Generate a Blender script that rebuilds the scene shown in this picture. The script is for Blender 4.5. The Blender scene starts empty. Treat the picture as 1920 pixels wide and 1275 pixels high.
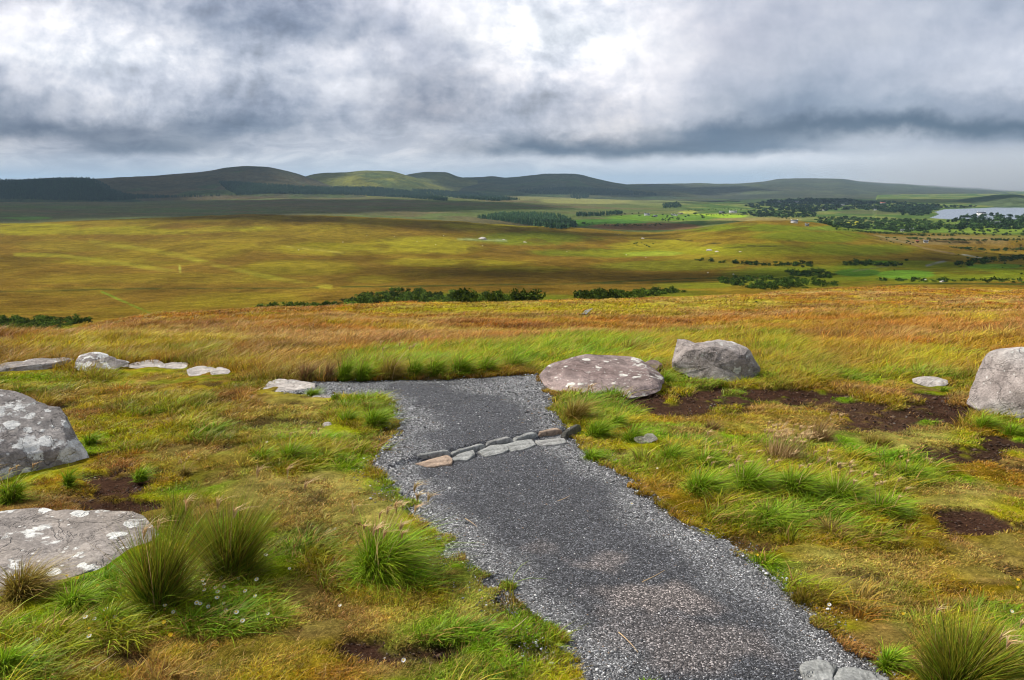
import bpy, math, random
import numpy as np
R = math.radians
rng = np.random.default_rng(7)
random.seed(7)
scene = bpy.context.scene
COL = scene.collection

# ------------------------------------------------------------------ camera, sky, sun, exposure
CAM_Z, PITCH, F = 1.7, R(11.08), 28.0 / 36.0 * 1920
cam_d = bpy.data.cameras.new("camera"); cam = bpy.data.objects.new("camera", cam_d); COL.objects.link(cam)
cam_d.lens = 28; cam_d.sensor_width = 36; cam_d.clip_start = 0.05; cam_d.clip_end = 200000
cam.location = (0, 0, CAM_Z); cam.rotation_euler = (R(90) - PITCH, 0, 0)
scene.camera = cam
scene.view_settings.view_transform = 'Standard'; scene.view_settings.look = 'None'
scene.view_settings.gamma = 1; scene.view_settings.exposure = 0.25
SUN_EL, SUN_AZ = R(46), R(-72)          # azimuth measured from +Y (view direction) towards +X
SUNV = (math.sin(SUN_AZ) * math.cos(SUN_EL), math.cos(SUN_AZ) * math.cos(SUN_EL), math.sin(SUN_EL))
sun_d = bpy.data.lights.new("sun", 'SUN'); sun = bpy.data.objects.new("sun", sun_d); COL.objects.link(sun)
sun_d.energy = 5.0; sun_d.angle = R(2.5); sun_d.color = (1.0, 0.95, 0.86)
from mathutils import Vector
sun.rotation_euler = Vector(SUNV).to_track_quat('Z', 'Y').to_euler()
sun.location = (0, 0, 50)

def s2l(c):
    c = np.asarray(c, float) / 255.0
    return np.where(c <= 0.04045, c / 12.92, ((c + 0.055) / 1.055) ** 2.4)

class NT:
    """tiny helper round a node tree"""
    def __init__(s, nt): s.nt = nt; s.n = nt.nodes; s.l = nt.links
    def new(s, t, **kw):
        n = s.n.new(t)
        for k, v in kw.items(): setattr(n, k, v)
        return n
    def put(s, sock, v):
        if hasattr(v, 'is_output') or isinstance(v, bpy.types.NodeSocket): s.l.new(v, sock)
        else: sock.default_value = v
    def m(s, op, a, b=0.0, c=None, clamp=False):
        n = s.new('ShaderNodeMath', operation=op, use_clamp=clamp)
        s.put(n.inputs[0], a); s.put(n.inputs[1], b)
        if c is not None: s.put(n.inputs[2], c)
        return n.outputs[0]
    def mix(s, f, a, b, mode='MIX'):
        n = s.new('ShaderNodeMix', data_type='RGBA', blend_type=mode)
        s.put(n.inputs['Factor'], f); s.put(n.inputs['A'], a); s.put(n.inputs['B'], b)
        return n.outputs['Result']
    def rng(s, v, a, b, c=0.0, d=1.0, smooth=True):
        n = s.new('ShaderNodeMapRange', interpolation_type='SMOOTHSTEP' if smooth else 'LINEAR')
        s.put(n.inputs['Value'], v)
        for k, q in zip(('From Min', 'From Max', 'To Min', 'To Max'), (a, b, c, d)): n.inputs[k].default_value = q
        return n.outputs['Result']
    def noise(s, vec, scale, detail=5, rough=0.55, dist=0.0, w=None):
        n = s.new('ShaderNodeTexNoise')
        if w is not None: n.noise_dimensions = '4D'; n.inputs['W'].default_value = w
        if vec is not None: s.l.new(vec, n.inputs['Vector'])
        n.inputs['Scale'].default_value = scale; n.inputs['Detail'].default_value = detail
        n.inputs['Roughness'].default_value = rough; n.inputs['Distortion'].default_value = dist
        return n.outputs['Fac']
    def xyz(s, x, y, z=0.0):
        n = s.new('ShaderNodeCombineXYZ'); s.put(n.inputs[0], x); s.put(n.inputs[1], y); s.put(n.inputs[2], z)
        return n.outputs[0]

world = bpy.data.worlds.new("World"); scene.world = world; world.use_nodes = True
W = NT(world.node_tree); W.n.clear()
tc = W.new('ShaderNodeTexCoord'); sp = W.new('ShaderNodeSeparateXYZ'); W.l.new(tc.outputs['Generated'], sp.inputs[0])
dx, dy, dz = sp.outputs
hr = W.m('SQRT', W.m('ADD', W.m('MULTIPLY', dx, dx), W.m('MULTIPLY', dy, dy)))
dyc = W.m('MAXIMUM', dy, W.m('MAXIMUM', W.m('MULTIPLY', hr, 0.5), 0.02))
S_ = W.m('DIVIDE', dx, dyc); Q_ = W.m('DIVIDE', dz, dyc)
def q_of(py):
    cy = -(py - 637.5) / F
    return (cy * math.cos(PITCH) - math.sin(PITCH)) / (math.cos(PITCH) + cy * math.sin(PITCH))
# billowing warp: cloud plane coordinates, big and small turbulence
pv = W.xyz(W.m('MULTIPLY', S_, 1.0), W.m('MULTIPLY', Q_, 1.35))
n1 = W.noise(pv, 4.2, 5, 0.55, 0.4, 1.3); n2 = W.noise(pv, 4.2, 5, 0.55, 0.4, 7.7)
n3 = W.noise(pv, 15, 10, 0.6, 0.2, 3.1); n4 = W.noise(pv, 15, 10, 0.6, 0.2, 9.4)
damp = W.rng(Q_, 0.012, 0.09, 0.22, 1.0)
ws = W.m('ADD', W.m('MULTIPLY', W.m('SUBTRACT', n1, 0.5), 0.15), W.m('MULTIPLY', W.m('SUBTRACT', n3, 0.5), 0.10))
wq = W.m('ADD', W.m('MULTIPLY', W.m('SUBTRACT', n2, 0.5), 0.07), W.m('MULTIPLY', W.m('SUBTRACT', n4, 0.5), 0.06))
Sw = W.m('ADD', S_, ws); Qw = W.m('ADD', Q_, W.m('MULTIPLY', wq, damp))
SKY_ROWS = [
 (0,   "180,182,195|222,223,230|170,177,192|176,181,195|168,174,190|222,223,232|253,253,254|246,246,250|210,211,220|196,199,210|190,195,207|186,193,206|190,196,208"),
 (50,  "217,218,226|238,238,243|214,216,224|160,168,184|164,171,186|182,187,200|253,253,254|250,250,252|214,214,222|199,202,212|192,197,208|194,199,211|204,208,218"),
 (100, "228,229,235|238,239,243|234,235,240|196,200,211|222,223,230|176,181,195|240,240,244|246,246,249|216,216,223|202,205,214|188,194,207|206,210,220|222,224,232"),
 (150, "186,190,202|216,218,226|226,227,234|206,209,218|208,211,220|172,176,188|222,222,228|234,233,238|212,213,221|178,185,198|176,184,198|202,206,216|218,221,229"),
 (200, "142,151,168|180,185,197|206,209,218|170,177,192|186,191,203|162,165,177|196,198,207|214,213,219|202,204,212|150,161,177|160,171,187|158,168,184|140,151,169"),
 (240, "112,124,144|112,124,143|138,147,163|128,140,159|178,183,195|204,205,212|190,193,203|232,228,229|122,134,151|98,113,132|90,108,128|84,103,123|78,97,118"),
 (278, "206,208,215|170,176,189|118,130,148|176,182,194|210,212,219|212,213,219|116,128,145|100,114,132|92,108,127|120,134,152|196,201,209|176,183,195|158,168,183"),
 (303, "214,217,224|190,198,210|192,199,211|218,221,227|206,211,219|216,219,225|212,216,223|220,224,230|228,231,236|232,234,238|226,229,233|206,211,218|192,199,209"),
 (330, "178,190,206|184,195,210|192,202,214|208,214,222|204,211,220|200,207,216|206,214,223|210,218,226|206,213,221|202,210,217|190,198,207|174,182,194|164,173,186"),
]
pxs = [0, 160, 320, 480, 640, 800, 960, 1120, 1280, 1440, 1600, 1760, 1920]
fs = W.rng(Sw, -0.643, 0.643, 0.0, 1.0, False)
cur = None
for py, txt in SKY_ROWS:
    cr = W.new('ShaderNodeValToRGB'); cr.color_ramp.interpolation = 'B_SPLINE' if py in (0,) else 'CARDINAL'
    el = cr.color_ramp.elements
    cols = [s2l([float(v) for v in t.split(',')]) for t in txt.split('|')]
    el[0].position = 0; el[1].position = 1
    for i in range(1, 12): el.new(i / 12.0)
    for e, c in zip(sorted(el, key=lambda e: e.position), cols): e.color = (*c, 1)
    W.l.new(fs, cr.inputs[0])
    if cur is None: cur = cr.outputs[0]
    else: cur = W.mix(W.rng(Qw, q_of(prev), q_of(py)), cur, cr.outputs[0])
    prev = py
# deck above the frame
deck = W.new('ShaderNodeRGB'); deck.outputs[0].default_value = (0.55, 0.58, 0.64, 1)
cur = W.mix(W.rng(Qw, q_of(-20), q_of(-260)), cur, deck.outputs[0])
# puffy relief and fine wisps in the cloud
iso = W.xyz(S_, W.m('MULTIPLY', Q_, 1.25))
nb = W.noise(iso, 7.5, 10, 0.56, 0.35, 5.5); nc = W.noise(iso, 19, 9, 0.6, 0.5, 4.1); nw = W.noise(W.xyz(S_, W.m('MULTIPLY', Q_, 3.6)), 16, 8, 0.62, 0.7, 2.2)
hi = W.rng(Q_, 0.03, 0.09)
r1 = W.m('SUBTRACT', W.rng(nb, .41, .61), .5); r2 = W.m('SUBTRACT', W.rng(nc, .38, .63), .5); r3 = W.m('SUBTRACT', W.rng(nw, .34, .68), .5)
rel = W.m('MULTIPLY', W.m('ADD', W.m('MULTIPLY', r1, .34), W.m('MULTIPLY', r2, .20)), hi)
rel = W.m('ADD', rel, W.m('MULTIPLY', W.m('MULTIPLY', r3, .42), W.m('SUBTRACT', 1.0, W.m('MULTIPLY', hi, .75))))
sh = W.new('ShaderNodeVectorMath', operation='ADD'); W.l.new(iso, sh.inputs[0]); sh.inputs[1].default_value = (-0.010, 0.014, 0)
e1 = W.noise(iso, 10, 9, 0.58, 0.25, 6.5); e2 = W.noise(sh.outputs[0], 10, 9, 0.58, 0.25, 6.5)
calm = W.rng(S_, 0.05, 0.3, 1.0, 0.35)
rel = W.m('ADD', rel, W.m('MULTIPLY', W.m('SUBTRACT', e1, e2), W.m('MULTIPLY', hi, 1.7)))
rel = W.m('MULTIPLY', W.m('MULTIPLY', rel, calm), W.rng(Q_, 0.0, 0.045, 0.25, 1.0))
gain = W.m('ADD', 1.0, rel)
cur = W.mix(W.rng(rel, -.3, .3), W.mix(1.0, cur, (.90, .955, 1.05, 1), 'MULTIPLY'), W.mix(1.0, cur, (1.03, 1.01, .99, 1), 'MULTIPLY'))
gn = W.new('ShaderNodeVectorMath', operation='SCALE'); W.l.new(cur, gn.inputs[0]); W.l.new(gain, gn.inputs['Scale'])
nish = W.new('ShaderNodeTexSky'); nish.sky_type = 'NISHITA'; nish.sun_disc = False
nish.sun_elevation = SUN_EL; nish.sun_rotation = SUN_AZ
bg1 = W.new('ShaderNodeBackground'); W.l.new(gn.outputs[0], bg1.inputs[0]); bg1.inputs[1].default_value = 0.90
bg2 = W.new('ShaderNodeBackground'); W.l.new(nish.outputs[0], bg2.inputs[0]); bg2.inputs[1].default_value = 0.08
mx = W.new('ShaderNodeMixShader'); mx.inputs[0].default_value = 0.05
W.l.new(bg1.outputs[0], mx.inputs[1]); W.l.new(bg2.outputs[0], mx.inputs[2])
wo = W.new('ShaderNodeOutputWorld'); W.l.new(mx.outputs[0], wo.inputs[0])
scene.cycles.use_denoising = True; scene.cycles.denoising_prefilter = 'ACCURATE'; scene.cycles.filter_width = 1.1; scene.cycles.sample_clamp_indirect = 3
scene.cycles.max_bounces = 5; scene.cycles.volume_bounces = 0; scene.cycles.transparent_max_bounces = 8

# ------------------------------------------------------------------ numbers: noise, heights, projection
def _hash(ix, iy, seed):
    h = (ix.astype(np.int64) * 374761393 + iy.astype(np.int64) * 668265263 + seed * 1442695041) & 0xFFFFFFFF
    h = ((h ^ (h >> 13)) * 1274126177) & 0xFFFFFFFF
    return ((h ^ (h >> 16)) & 0xFFFFFF) / float(0xFFFFFF)
def vn(x, y, seed=0):
    x = np.asarray(x, float); y = np.asarray(y, float)
    ix = np.floor(x); iy = np.floor(y); fx = x - ix; fy = y - iy
    fx = fx * fx * (3 - 2 * fx); fy = fy * fy * (3 - 2 * fy)
    a = _hash(ix, iy, seed); b = _hash(ix + 1, iy, seed); c = _hash(ix, iy + 1, seed); d = _hash(ix + 1, iy + 1, seed)
    return (a + (b - a) * fx) * (1 - fy) + (c + (d - c) * fx) * fy
def fbm(x, y, oc=4, seed=0, g=0.5):
    s = 0; a = 1; t = 0
    for i in range(oc):
        s = s + a * vn(x * 2 ** i + 17.3 * i, y * 2 ** i - 9.1 * i, seed + i * 31); t += a; a *= g
    return s / t
def sstep(a, b, x):
    t = np.clip((x - a) / (b - a), 0, 1); return t * t * (3 - 2 * t)

CX = [-240, 0, 240, 480, 720, 960, 1200, 1440, 1680, 1920, 2160]
TAB = [
 (20,   [650,650,648,646,645,645,645,643,643,643,643]),
 (40,   [640,640,622,610,606,604,602,600,600,602,602]),
 (75,   [650,648,606,592,588,585,582,578,575,577,577]),
 (120,  [664,655,603,585,578,575,568,562,557,559,560]),
 (190,  [668,655,604,584,575,568,558,550,540,542,545]),
 (260,  [628,620,602,582,574,568,560,552,543,544,547]),
 (330,  [600,596,592,578,572,564,558,553,551,545,546]),
 (450,  [572,572,568,556,545,543,542,537,534,528,530]),
 (600,  [540,540,537,530,522,520,525,518,518,515,518]),
 (800,  [500,500,497,490,487,487,495,490,497,503,505]),
 (1050, [462,462,458,452,455,462,468,445,470,488,490]),
 (1300, [430,432,428,420,423,437,447,416,450,476,478]),
 (1550, [420,420,412,405,410,422,437,413,447,465,468]),
 (1800, [424,424,416,409,413,424,432,417,440,455,458]),
 (2300, [407,408,405,402,401,404,410,410,425,432,435]),
 (3000, [391,392,391,389,388,390,395,398,405,414,414]),
 (4200, [381,381,380,375,373,376,381,384,385,388,388]),
 (6000, [376,376,374,370,368,368,374,378,378,378,378]),
]
def z_at(s, py, r):
    q = q_of(py); return CAM_Z + r * q / math.sqrt(1 + s * s)
cs = np.array([(p - 960) / F for p in CX])
knr = [0.3, 1, 3, 6, 11] + [t[0] for t in TAB] + [14000, 90000]
kz = []
for r in knr:
    if r <= 11: kz.append([-0.087 * r] * len(CX))
    elif r > 9000: kz.append([-100.0] * len(CX))
    else:
        row = dict(TAB)[r]; kz.append([z_at(s, p, r) for s, p in zip(cs, row)])
kz = np.array(kz); kl = np.log(np.array(knr, float))
def pchip(x, y, xi):
    h = np.diff(x); d = np.diff(y, axis=0) / h[:, None]
    m = np.zeros_like(y)
    for i in range(1, len(x) - 1):
        w1 = 2 * h[i] + h[i - 1]; w2 = h[i] + 2 * h[i - 1]
        with np.errstate(divide='ignore', invalid='ignore'):
            v = (w1 + w2) / (w1 / d[i - 1] + w2 / d[i])
        m[i] = np.where(d[i - 1] * d[i] > 0, v, 0)
    m[0] = d[0]; m[-1] = d[-1]
    k = np.clip(np.searchsorted(x, xi) - 1, 0, len(x) - 2); t = ((xi - x[k]) / h[k])[:, None]; hh = h[k][:, None]
    return ((1 + 2 * t) * (1 - t) ** 2) * y[k] + t * (1 - t) ** 2 * hh * m[k] + t * t * (3 - 2 * t) * y[k + 1] + t * t * (t - 1) * hh * m[k + 1]
GL = np.linspace(kl[0], kl[-1], 900); GS = np.linspace(cs[0], cs[-1], 161)
G = pchip(kl, kz, GL)
G = pchip(cs, G.T, GS).T            # [r, s]
k3 = np.exp(-np.linspace(-2, 2, 13) ** 2); k3 /= k3.sum()
Gp = np.pad(G, ((0, 0), (6, 6)), mode='edge'); G = sum(k3[i] * Gp[:, i:i + G.shape[1]] for i in range(13))

def seg_dist(px, py, ax, ay, bx, by):
    vx, vy = bx - ax, by - ay; L = vx * vx + vy * vy + 1e-12
    t = np.clip(((px - ax) * vx + (py - ay) * vy) / L, 0, 1)
    return np.hypot(px - ax - t * vx, py - ay - t * vy)
def poly_sd(px, py, P):
    """signed distance, positive inside"""
    ins = np.zeros(np.shape(px), bool); d = np.full(np.shape(px), 1e9)
    n = len(P)
    for i in range(n):
        ax, ay = P[i]; bx, by = P[(i + 1) % n]
        d = np.minimum(d, seg_dist(px, py, ax, ay, bx, by))
        c = ((ay > py) != (by > py)) & (px < (bx - ax) * (py - ay) / (by - ay + 1e-12) + ax)
        ins ^= c
    return np.where(ins, d, -d)
def line_d(px, py, L):
    d = np.full(np.shape(px), 1e9)
    for a, b in zip(L[:-1], L[1:]): d = np.minimum(d, seg_dist(px, py, *a, *b))
    return d

def ray(px, py):
    cx = (np.asarray(px, float) - 960) / F; cy = -(np.asarray(py, float) - 637.5) / F
    return cx, math.cos(PITCH) + cy * math.sin(PITCH), cy * math.cos(PITCH) - math.sin(PITCH)
def project(x, y, z):
    yy = np.maximum(y, 1e-3); dzv = z - CAM_Z
    dep = yy * math.cos(PITCH) - dzv * math.sin(PITCH); up = yy * math.sin(PITCH) + dzv * math.cos(PITCH)
    return 960 + F * x / np.maximum(dep, 1e-3), 637.5 - F * up / np.maximum(dep, 1e-3), dep

def H0(x, y):
    r = np.maximum(np.hypot(x, y), 0.31); s = x / np.maximum(np.maximum(y, 0.6 * r), 1e-3)
    s = np.clip(s, cs[0] * 0.999, cs[-1] * 0.999)
    fi = np.clip((np.log(r) - GL[0]) / (GL[1] - GL[0]), 0, len(GL) - 1.001); fj = (s - GS[0]) / (GS[1] - GS[0])
    i = fi.astype(int); j = fj.astype(int); a = fi - i; b = fj - j
    return (G[i, j] * (1 - a) + G[i + 1, j] * a) * (1 - b) + (G[i, j + 1] * (1 - a) + G[i + 1, j + 1] * a) * b
LAKE_Z = -95.0
def px_on_plane(P, z):
    o = []
    for px, py in P:
        a, b, c = ray(px, py); t = (z - CAM_Z) / c; o.append((float(a * t), float(b * t)))
    return o
LAKE = px_on_plane([(1744,409),(1762,402),(1754,397.5),(1772,392.5),(1830,390.8),(1875,388.8),(1920,389.3),(2200,389),(2200,412),(1990,412),(1785,411.5)], LAKE_Z)
ST_A, ST_B = (-0.82, 5.83), (0.55, 7.0)   # step line, corrected below
def H(x, y):
    x = np.asarray(x, float); y = np.asarray(y, float)
    r = np.hypot(x, y); z = H0(x, y)
    z = z + (fbm(x / 1.4, y / 1.4, 3, 5) - 0.5) * 0.16 * sstep(2, 5, r) * (1 - pathmask(x, y, 0.5))
    z = z + (fbm(x / 6, y / 6, 3, 6) - 0.5) * 0.8 * sstep(11, 30, r)
    z = z + (fbm(x / 34, y / 34, 4, 8) - 0.5) * 2.6 * sstep(40, 140, r)
    z = z + (fbm(x / 160, y / 160, 4, 9) - 0.5) * 11.0 * sstep(300, 800, r)
    far = (r > 1500) & (x > .45 * y) & (r < 9000)
    if np.any(far):
        sd = poly_sd(x[far] if x.ndim else x, y[far] if x.ndim else y, LAKE) if x.ndim else poly_sd(x, y, LAKE)
        zf = z[far] if x.ndim else z
        zf = np.where(sd > 0, LAKE_Z - 3, np.maximum(zf, LAKE_Z + np.clip(-sd * 0.01, 0.5, 6)))
        if x.ndim: z[far] = zf
        else: z = zf
    return z
PATH = None
def pathjit(x, y): return (fbm(x / .18, y / .18, 4, 66) - .5) * .34
def pathmask(x, y, w=0.25, off=0.0):
    if PATH is None: return np.zeros(np.shape(x))
    out = np.zeros(np.shape(x)); m = (np.hypot(x, y) < 12.5) & (np.abs(x) < 5)
    if np.ndim(x) == 0: return out
    if m.any(): out[m] = sstep(-w / 2, w / 2, poly_sd(x[m], y[m], PATH) + (off[m] if np.ndim(off) else off))
    return out
RG = np.exp(np.linspace(math.log(1.0), math.log(30000), 300))
HILLS = []
def Hall(x, y):
    z = H(x, y)
    r = np.hypot(x, y); s = x / np.maximum(y, 1e-3)
    if r.max() > 4000:
        for h in HILLS:
            k = (r > h['rf']) & (s > h['s0']) & (s < h['s1'])
            if k.any(): z[k] = np.maximum(z[k], h['f'](s[k], r[k]))
    return z
def hit(px, py, fn=None, rmin=0):
    """pixel of the photograph -> point on the ground"""
    fn = fn or Hall
    px = np.atleast_1d(np.asarray(px, float)); py = np.atleast_1d(np.asarray(py, float))
    a, b, c = ray(px, py); hh = np.hypot(a, b); ux, uy, q = a / hh, b / hh, c / hh; n = np.arange(len(px))
    def first(Rm):
        D = CAM_Z + q[:, None] * Rm - fn((ux[:, None] * Rm).ravel(), (uy[:, None] * Rm).ravel()).reshape(Rm.shape)
        neg = (D < 0) & (Rm > rmin); k = np.argmax(neg, axis=1); k = np.where(neg.any(axis=1), np.maximum(k, 1), Rm.shape[1] - 1)
        return D, k
    Rm = np.broadcast_to(RG, (len(px), len(RG))); lo = Rm[:, 0]; hi = Rm[:, -1]
    _, k = first(Rm); lo, hi = RG[k - 1], RG[k]
    Rm = lo[:, None] + (hi - lo)[:, None] * np.linspace(0, 1, 13)[None]
    D, k = first(Rm); d0 = D[n, k - 1]; d1 = D[n, k]; t = np.clip(d0 / (d0 - d1 + 1e-9), 0, 1)
    r = Rm[n, k - 1] + (Rm[n, k] - Rm[n, k - 1]) * t
    x, y = ux * r, uy * r
    return np.stack([x, y, fn(x, y)], 1)
PATH_PX = [(1260,1500),(1105,1275),(1030,1195),(935,1112),(872,1052),(800,985),(758,938),(706,892),(704,868),(732,838),(757,812),(748,790),(738,768),(726,752),(700,744),(640,742),(598,739),(560,735),(520,733),(560,716),(600,713),(660,711),(720,709),(800,709),(900,707),(960,704),(1012,704),(1018,722),(1034,740),(1037,775),(1050,800),(1072,815),(1084,835),(1132,865),(1182,895),(1232,940),(1292,985),(1350,1020),(1412,1060),(1482,1110),(1532,1150),(1592,1202),(1642,1242),(1675,1285),(1960,1500)]
_p = hit([p[0] for p in PATH_PX], [p[1] for p in PATH_PX], H)
PATH = [(float(a), float(b)) for a, b, _ in _p]

def mkmesh(name, V, Fc=None, quads=None, tris=None, col=None, mat=None, parent=None, smooth=False, link=True, fcol=None):
    """numpy mesh; quads/tris index arrays; col = per-vertex colour"""
    me = bpy.data.meshes.new(name)
    V = np.asarray(V, np.float32); me.vertices.add(len(V)); me.vertices.foreach_set('co', V.ravel())
    qn = 0 if quads is None else len(quads); tn = 0 if tris is None else len(tris)
    li = np.concatenate([a.ravel() for a in (quads, tris) if a is not None and len(a)]).astype(np.int32)
    ls = np.concatenate([np.arange(qn) * 4, qn * 4 + np.arange(tn) * 3]).astype(np.int32)
    me.loops.add(len(li)); me.loops.foreach_set('vertex_index', li)
    me.polygons.add(qn + tn); me.polygons.foreach_set('loop_start', ls)
    if smooth: me.polygons.foreach_set('use_smooth', np.ones(qn + tn, bool))
    me.update(calc_edges=True)
    if col is not None:
        at = me.attributes.new('Col', 'FLOAT_COLOR', 'POINT')
        c = np.ones((len(V), 4), np.float32); c[:, :3] = col; at.data.foreach_set('color', c.ravel())
    if mat: me.materials.append(mat)
    o = bpy.data.objects.new(name, me)
    if link: COL.objects.link(o)
    if parent: o.parent = parent
    return o
def tag(o, label=None, cat=None, group=None, kind=None):
    if label: o['label'] = label
    if cat: o['category'] = cat
    if group: o['group'] = group
    if kind: o['kind'] = kind
    return o
def grid_quads(nu, nv, wrap=False):
    i = np.arange(nu - 1)[:, None]; j = np.arange(nv - 1 if not wrap else nv)[None, :]; j2 = (j + 1) % nv
    return np.stack([i * nv + j, (i + 1) * nv + j, (i + 1) * nv + j2, i * nv + j2], -1).reshape(-1, 4)

# ------------------------------------------------------------------ materials
def surf_mat(name, rough=0.9, spec=0.2, nscales=((30, .35), (4, .3)), bump=0.0, bscale=30, transl=0.0, attr='Col'):
    m = bpy.data.materials.new(name); m.use_nodes = True; t = NT(m.node_tree); t.n.clear()
    at = t.new('ShaderNodeAttribute', attribute_name=attr); c = at.outputs['Color']
    g = t.new('ShaderNodeNewGeometry'); pos = g.outputs['Position']
    for sc, am in nscales:
        f = t.noise(pos, sc, 4, 0.6)
        f = t.rng(f, 0.25, 0.75, 1 - am, 1 + am, False)
        v = t.new('ShaderNodeVectorMath', operation='SCALE'); t.l.new(c, v.inputs[0]); t.l.new(f, v.inputs['Scale']); c = v.outputs[0]
    b = t.new('ShaderNodeBsdfPrincipled'); t.l.new(c, b.inputs['Base Color'])
    b.inputs['Roughness'].default_value = rough; b.inputs['Specular IOR Level'].default_value = spec
    if bump:
        bn = t.new('ShaderNodeBump'); bn.inputs['Strength'].default_value = bump; bn.inputs['Distance'].default_value = 0.6 / bscale
        t.l.new(t.noise(pos, bscale, 6, 0.65), bn.inputs['Height']); t.l.new(bn.outputs[0], b.inputs['Normal'])
    out = t.new('ShaderNodeOutputMaterial')
    if transl:
        tr = t.new('ShaderNodeBsdfTranslucent'); t.l.new(c, tr.inputs[0])
        mxs = t.new('ShaderNodeMixShader'); mxs.inputs[0].default_value = transl
        t.l.new(b.outputs[0], mxs.inputs[1]); t.l.new(tr.outputs[0], mxs.inputs[2]); t.l.new(mxs.outputs[0], out.inputs[0])
    else: t.l.new(b.outputs[0], out.inputs[0])
    return m
M_blade = surf_mat('grass_blade', 0.5, 0.16, (), transl=0.24)
M_leaf = surf_mat('leaf', 0.8, 0.03, (), transl=0.15)
M_stone = surf_mat('gravel_stone', 0.8, 0.3, ((150, .25),))

def flat_mat(name, col, rough=0.8, spec=0.2, scale=8, amt=0.15):
    m = bpy.data.materials.new(name); m.use_nodes = True; t = NT(m.node_tree)
    b = t.n['Principled BSDF']; g = t.new('ShaderNodeNewGeometry')
    f = t.rng(t.noise(g.outputs['Position'], scale, 4), 0.3, 0.7, 1 - amt, 1 + amt, False)
    v = t.new('ShaderNodeVectorMath', operation='SCALE'); v.inputs[0].default_value = col; t.l.new(f, v.inputs['Scale'])
    t.l.new(v.outputs[0], b.inputs['Base Color']); b.inputs['Roughness'].default_value = rough; b.inputs['Specular IOR Level'].default_value = spec
    return m

def ground_mat():
    m = bpy.data.materials.new('ground'); m.use_nodes = True; t = NT(m.node_tree); t.n.clear()
    at = t.new('ShaderNodeAttribute', attribute_name='Col'); c = at.outputs['Color']
    g = t.new('ShaderNodeNewGeometry'); pos = g.outputs['Position']
    for sc, am, dt in ((230, .5, 3), (60, .55, 4), (12, .35, 4), (0.9, .5, 5), (0.09, .35, 6), (0.012, .28, 5)):
        f = t.rng(t.noise(pos, sc, dt, 0.62), 0.28, 0.72, 1 - am, 1 + am, False)
        v = t.new('ShaderNodeVectorMath', operation='SCALE'); t.l.new(c, v.inputs[0]); t.l.new(f, v.inputs['Scale']); c = v.outputs[0]
    # rusty / green hue drift of real bog vegetation
    hue = t.rng(t.noise(pos, 0.35, 5, 0.7), 0.42, 0.62)
    c = t.mix(t.m('MULTIPLY', hue, 0.2), c, t.mix(1.0, c, (0.62, 1.12, 0.9, 1), 'MULTIPLY'))
    b = t.new('ShaderNodeBsdfPrincipled'); t.l.new(c, b.inputs['Base Color'])
    b.inputs['Roughness'].default_value = 1.0; b.inputs['Specular IOR Level'].default_value = 0.0
    b1 = t.new('ShaderNodeBump'); b1.inputs['Strength'].default_value = 0.7; b1.inputs['Distance'].default_value = 0.02
    t.l.new(t.noise(pos, 45, 6, 0.7), b1.inputs['Height'])
    b2 = t.new('ShaderNodeBump'); b2.inputs['Strength'].default_value = 0.8; b2.inputs['Distance'].default_value = 0.5
    t.l.new(t.noise(pos, 0.8, 6, 0.68), b2.inputs['Height']); t.l.new(b1.outputs[0], b2.inputs['Normal'])
    b3 = t.new('ShaderNodeBump'); b3.inputs['Strength'].default_value = 0.7; b3.inputs['Distance'].default_value = 6.0
    t.l.new(t.noise(pos, 0.05, 5, 0.6), b3.inputs['Height']); t.l.new(b2.outputs[0], b3.inputs['Normal'])
    dist = t.new('ShaderNodeVectorMath', operation='LENGTH'); t.l.new(pos, dist.inputs[0])
    t.l.new(t.rng(dist.outputs['Value'], 12, 60, 0.0, 0.8), b2.inputs['Strength'])
    t.l.new(t.rng(dist.outputs['Value'], 80, 400, 0.0, 0.7), b3.inputs['Strength'])
    t.l.new(b3.outputs[0], b.inputs['Normal'])
    out = t.new('ShaderNodeOutputMaterial'); t.l.new(b.outputs[0], out.inputs[0])
    return m

# ------------------------------------------------------------------ what grows where (albedo of the vegetation)
C_GREEN = np.array([.135, .31, .008]); C_YG = np.array([.37, .345, .012]); C_OLIVE = np.array([.28, .195, .012])
C_ORANGE = np.array([.36, .175, .018]); C_TAN = np.array([.48, .31, .10]); C_PEAT = np.array([.050, .026, .017])
C_DRY = np.array([.42, .34, .085]); C_DKG = np.array([.05, .10, .010]); C_BROWN = np.array([.155, .085, .013])
def lerp(a, b, t): return a + (b - a) * np.asarray(t)[..., None]
PEATS = [(215,905,75,26,1),(230,945,110,22,1),(150,925,70,16,.9),(320,885,50,10,.6),(1250,757,110,24,1),(1400,742,160,18,1),(1330,768,120,12,.8),(1570,758,110,18,.95),(1640,790,120,24,.9),(1745,768,70,34,1),(1790,852,120,24,1),(1860,835,90,16,.9),(1830,975,100,28,1),(1700,985,60,14,.7),(1905,880,40,14,.8),(735,800,16,22,1),(715,850,14,28,.9),(1210,742,60,12,1),(240,1235,60,30,.7),(740,1225,150,28,.65),(560,1190,60,18,.5),(470,1100,40,9,.8),(1790,1110,50,16,.6),(1195,950,20,16,.3),(440,800,40,10,.5),(1115,872,12,10,1),(1000,1235,60,30,.3),(900,1080,25,30,.4)]
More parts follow.
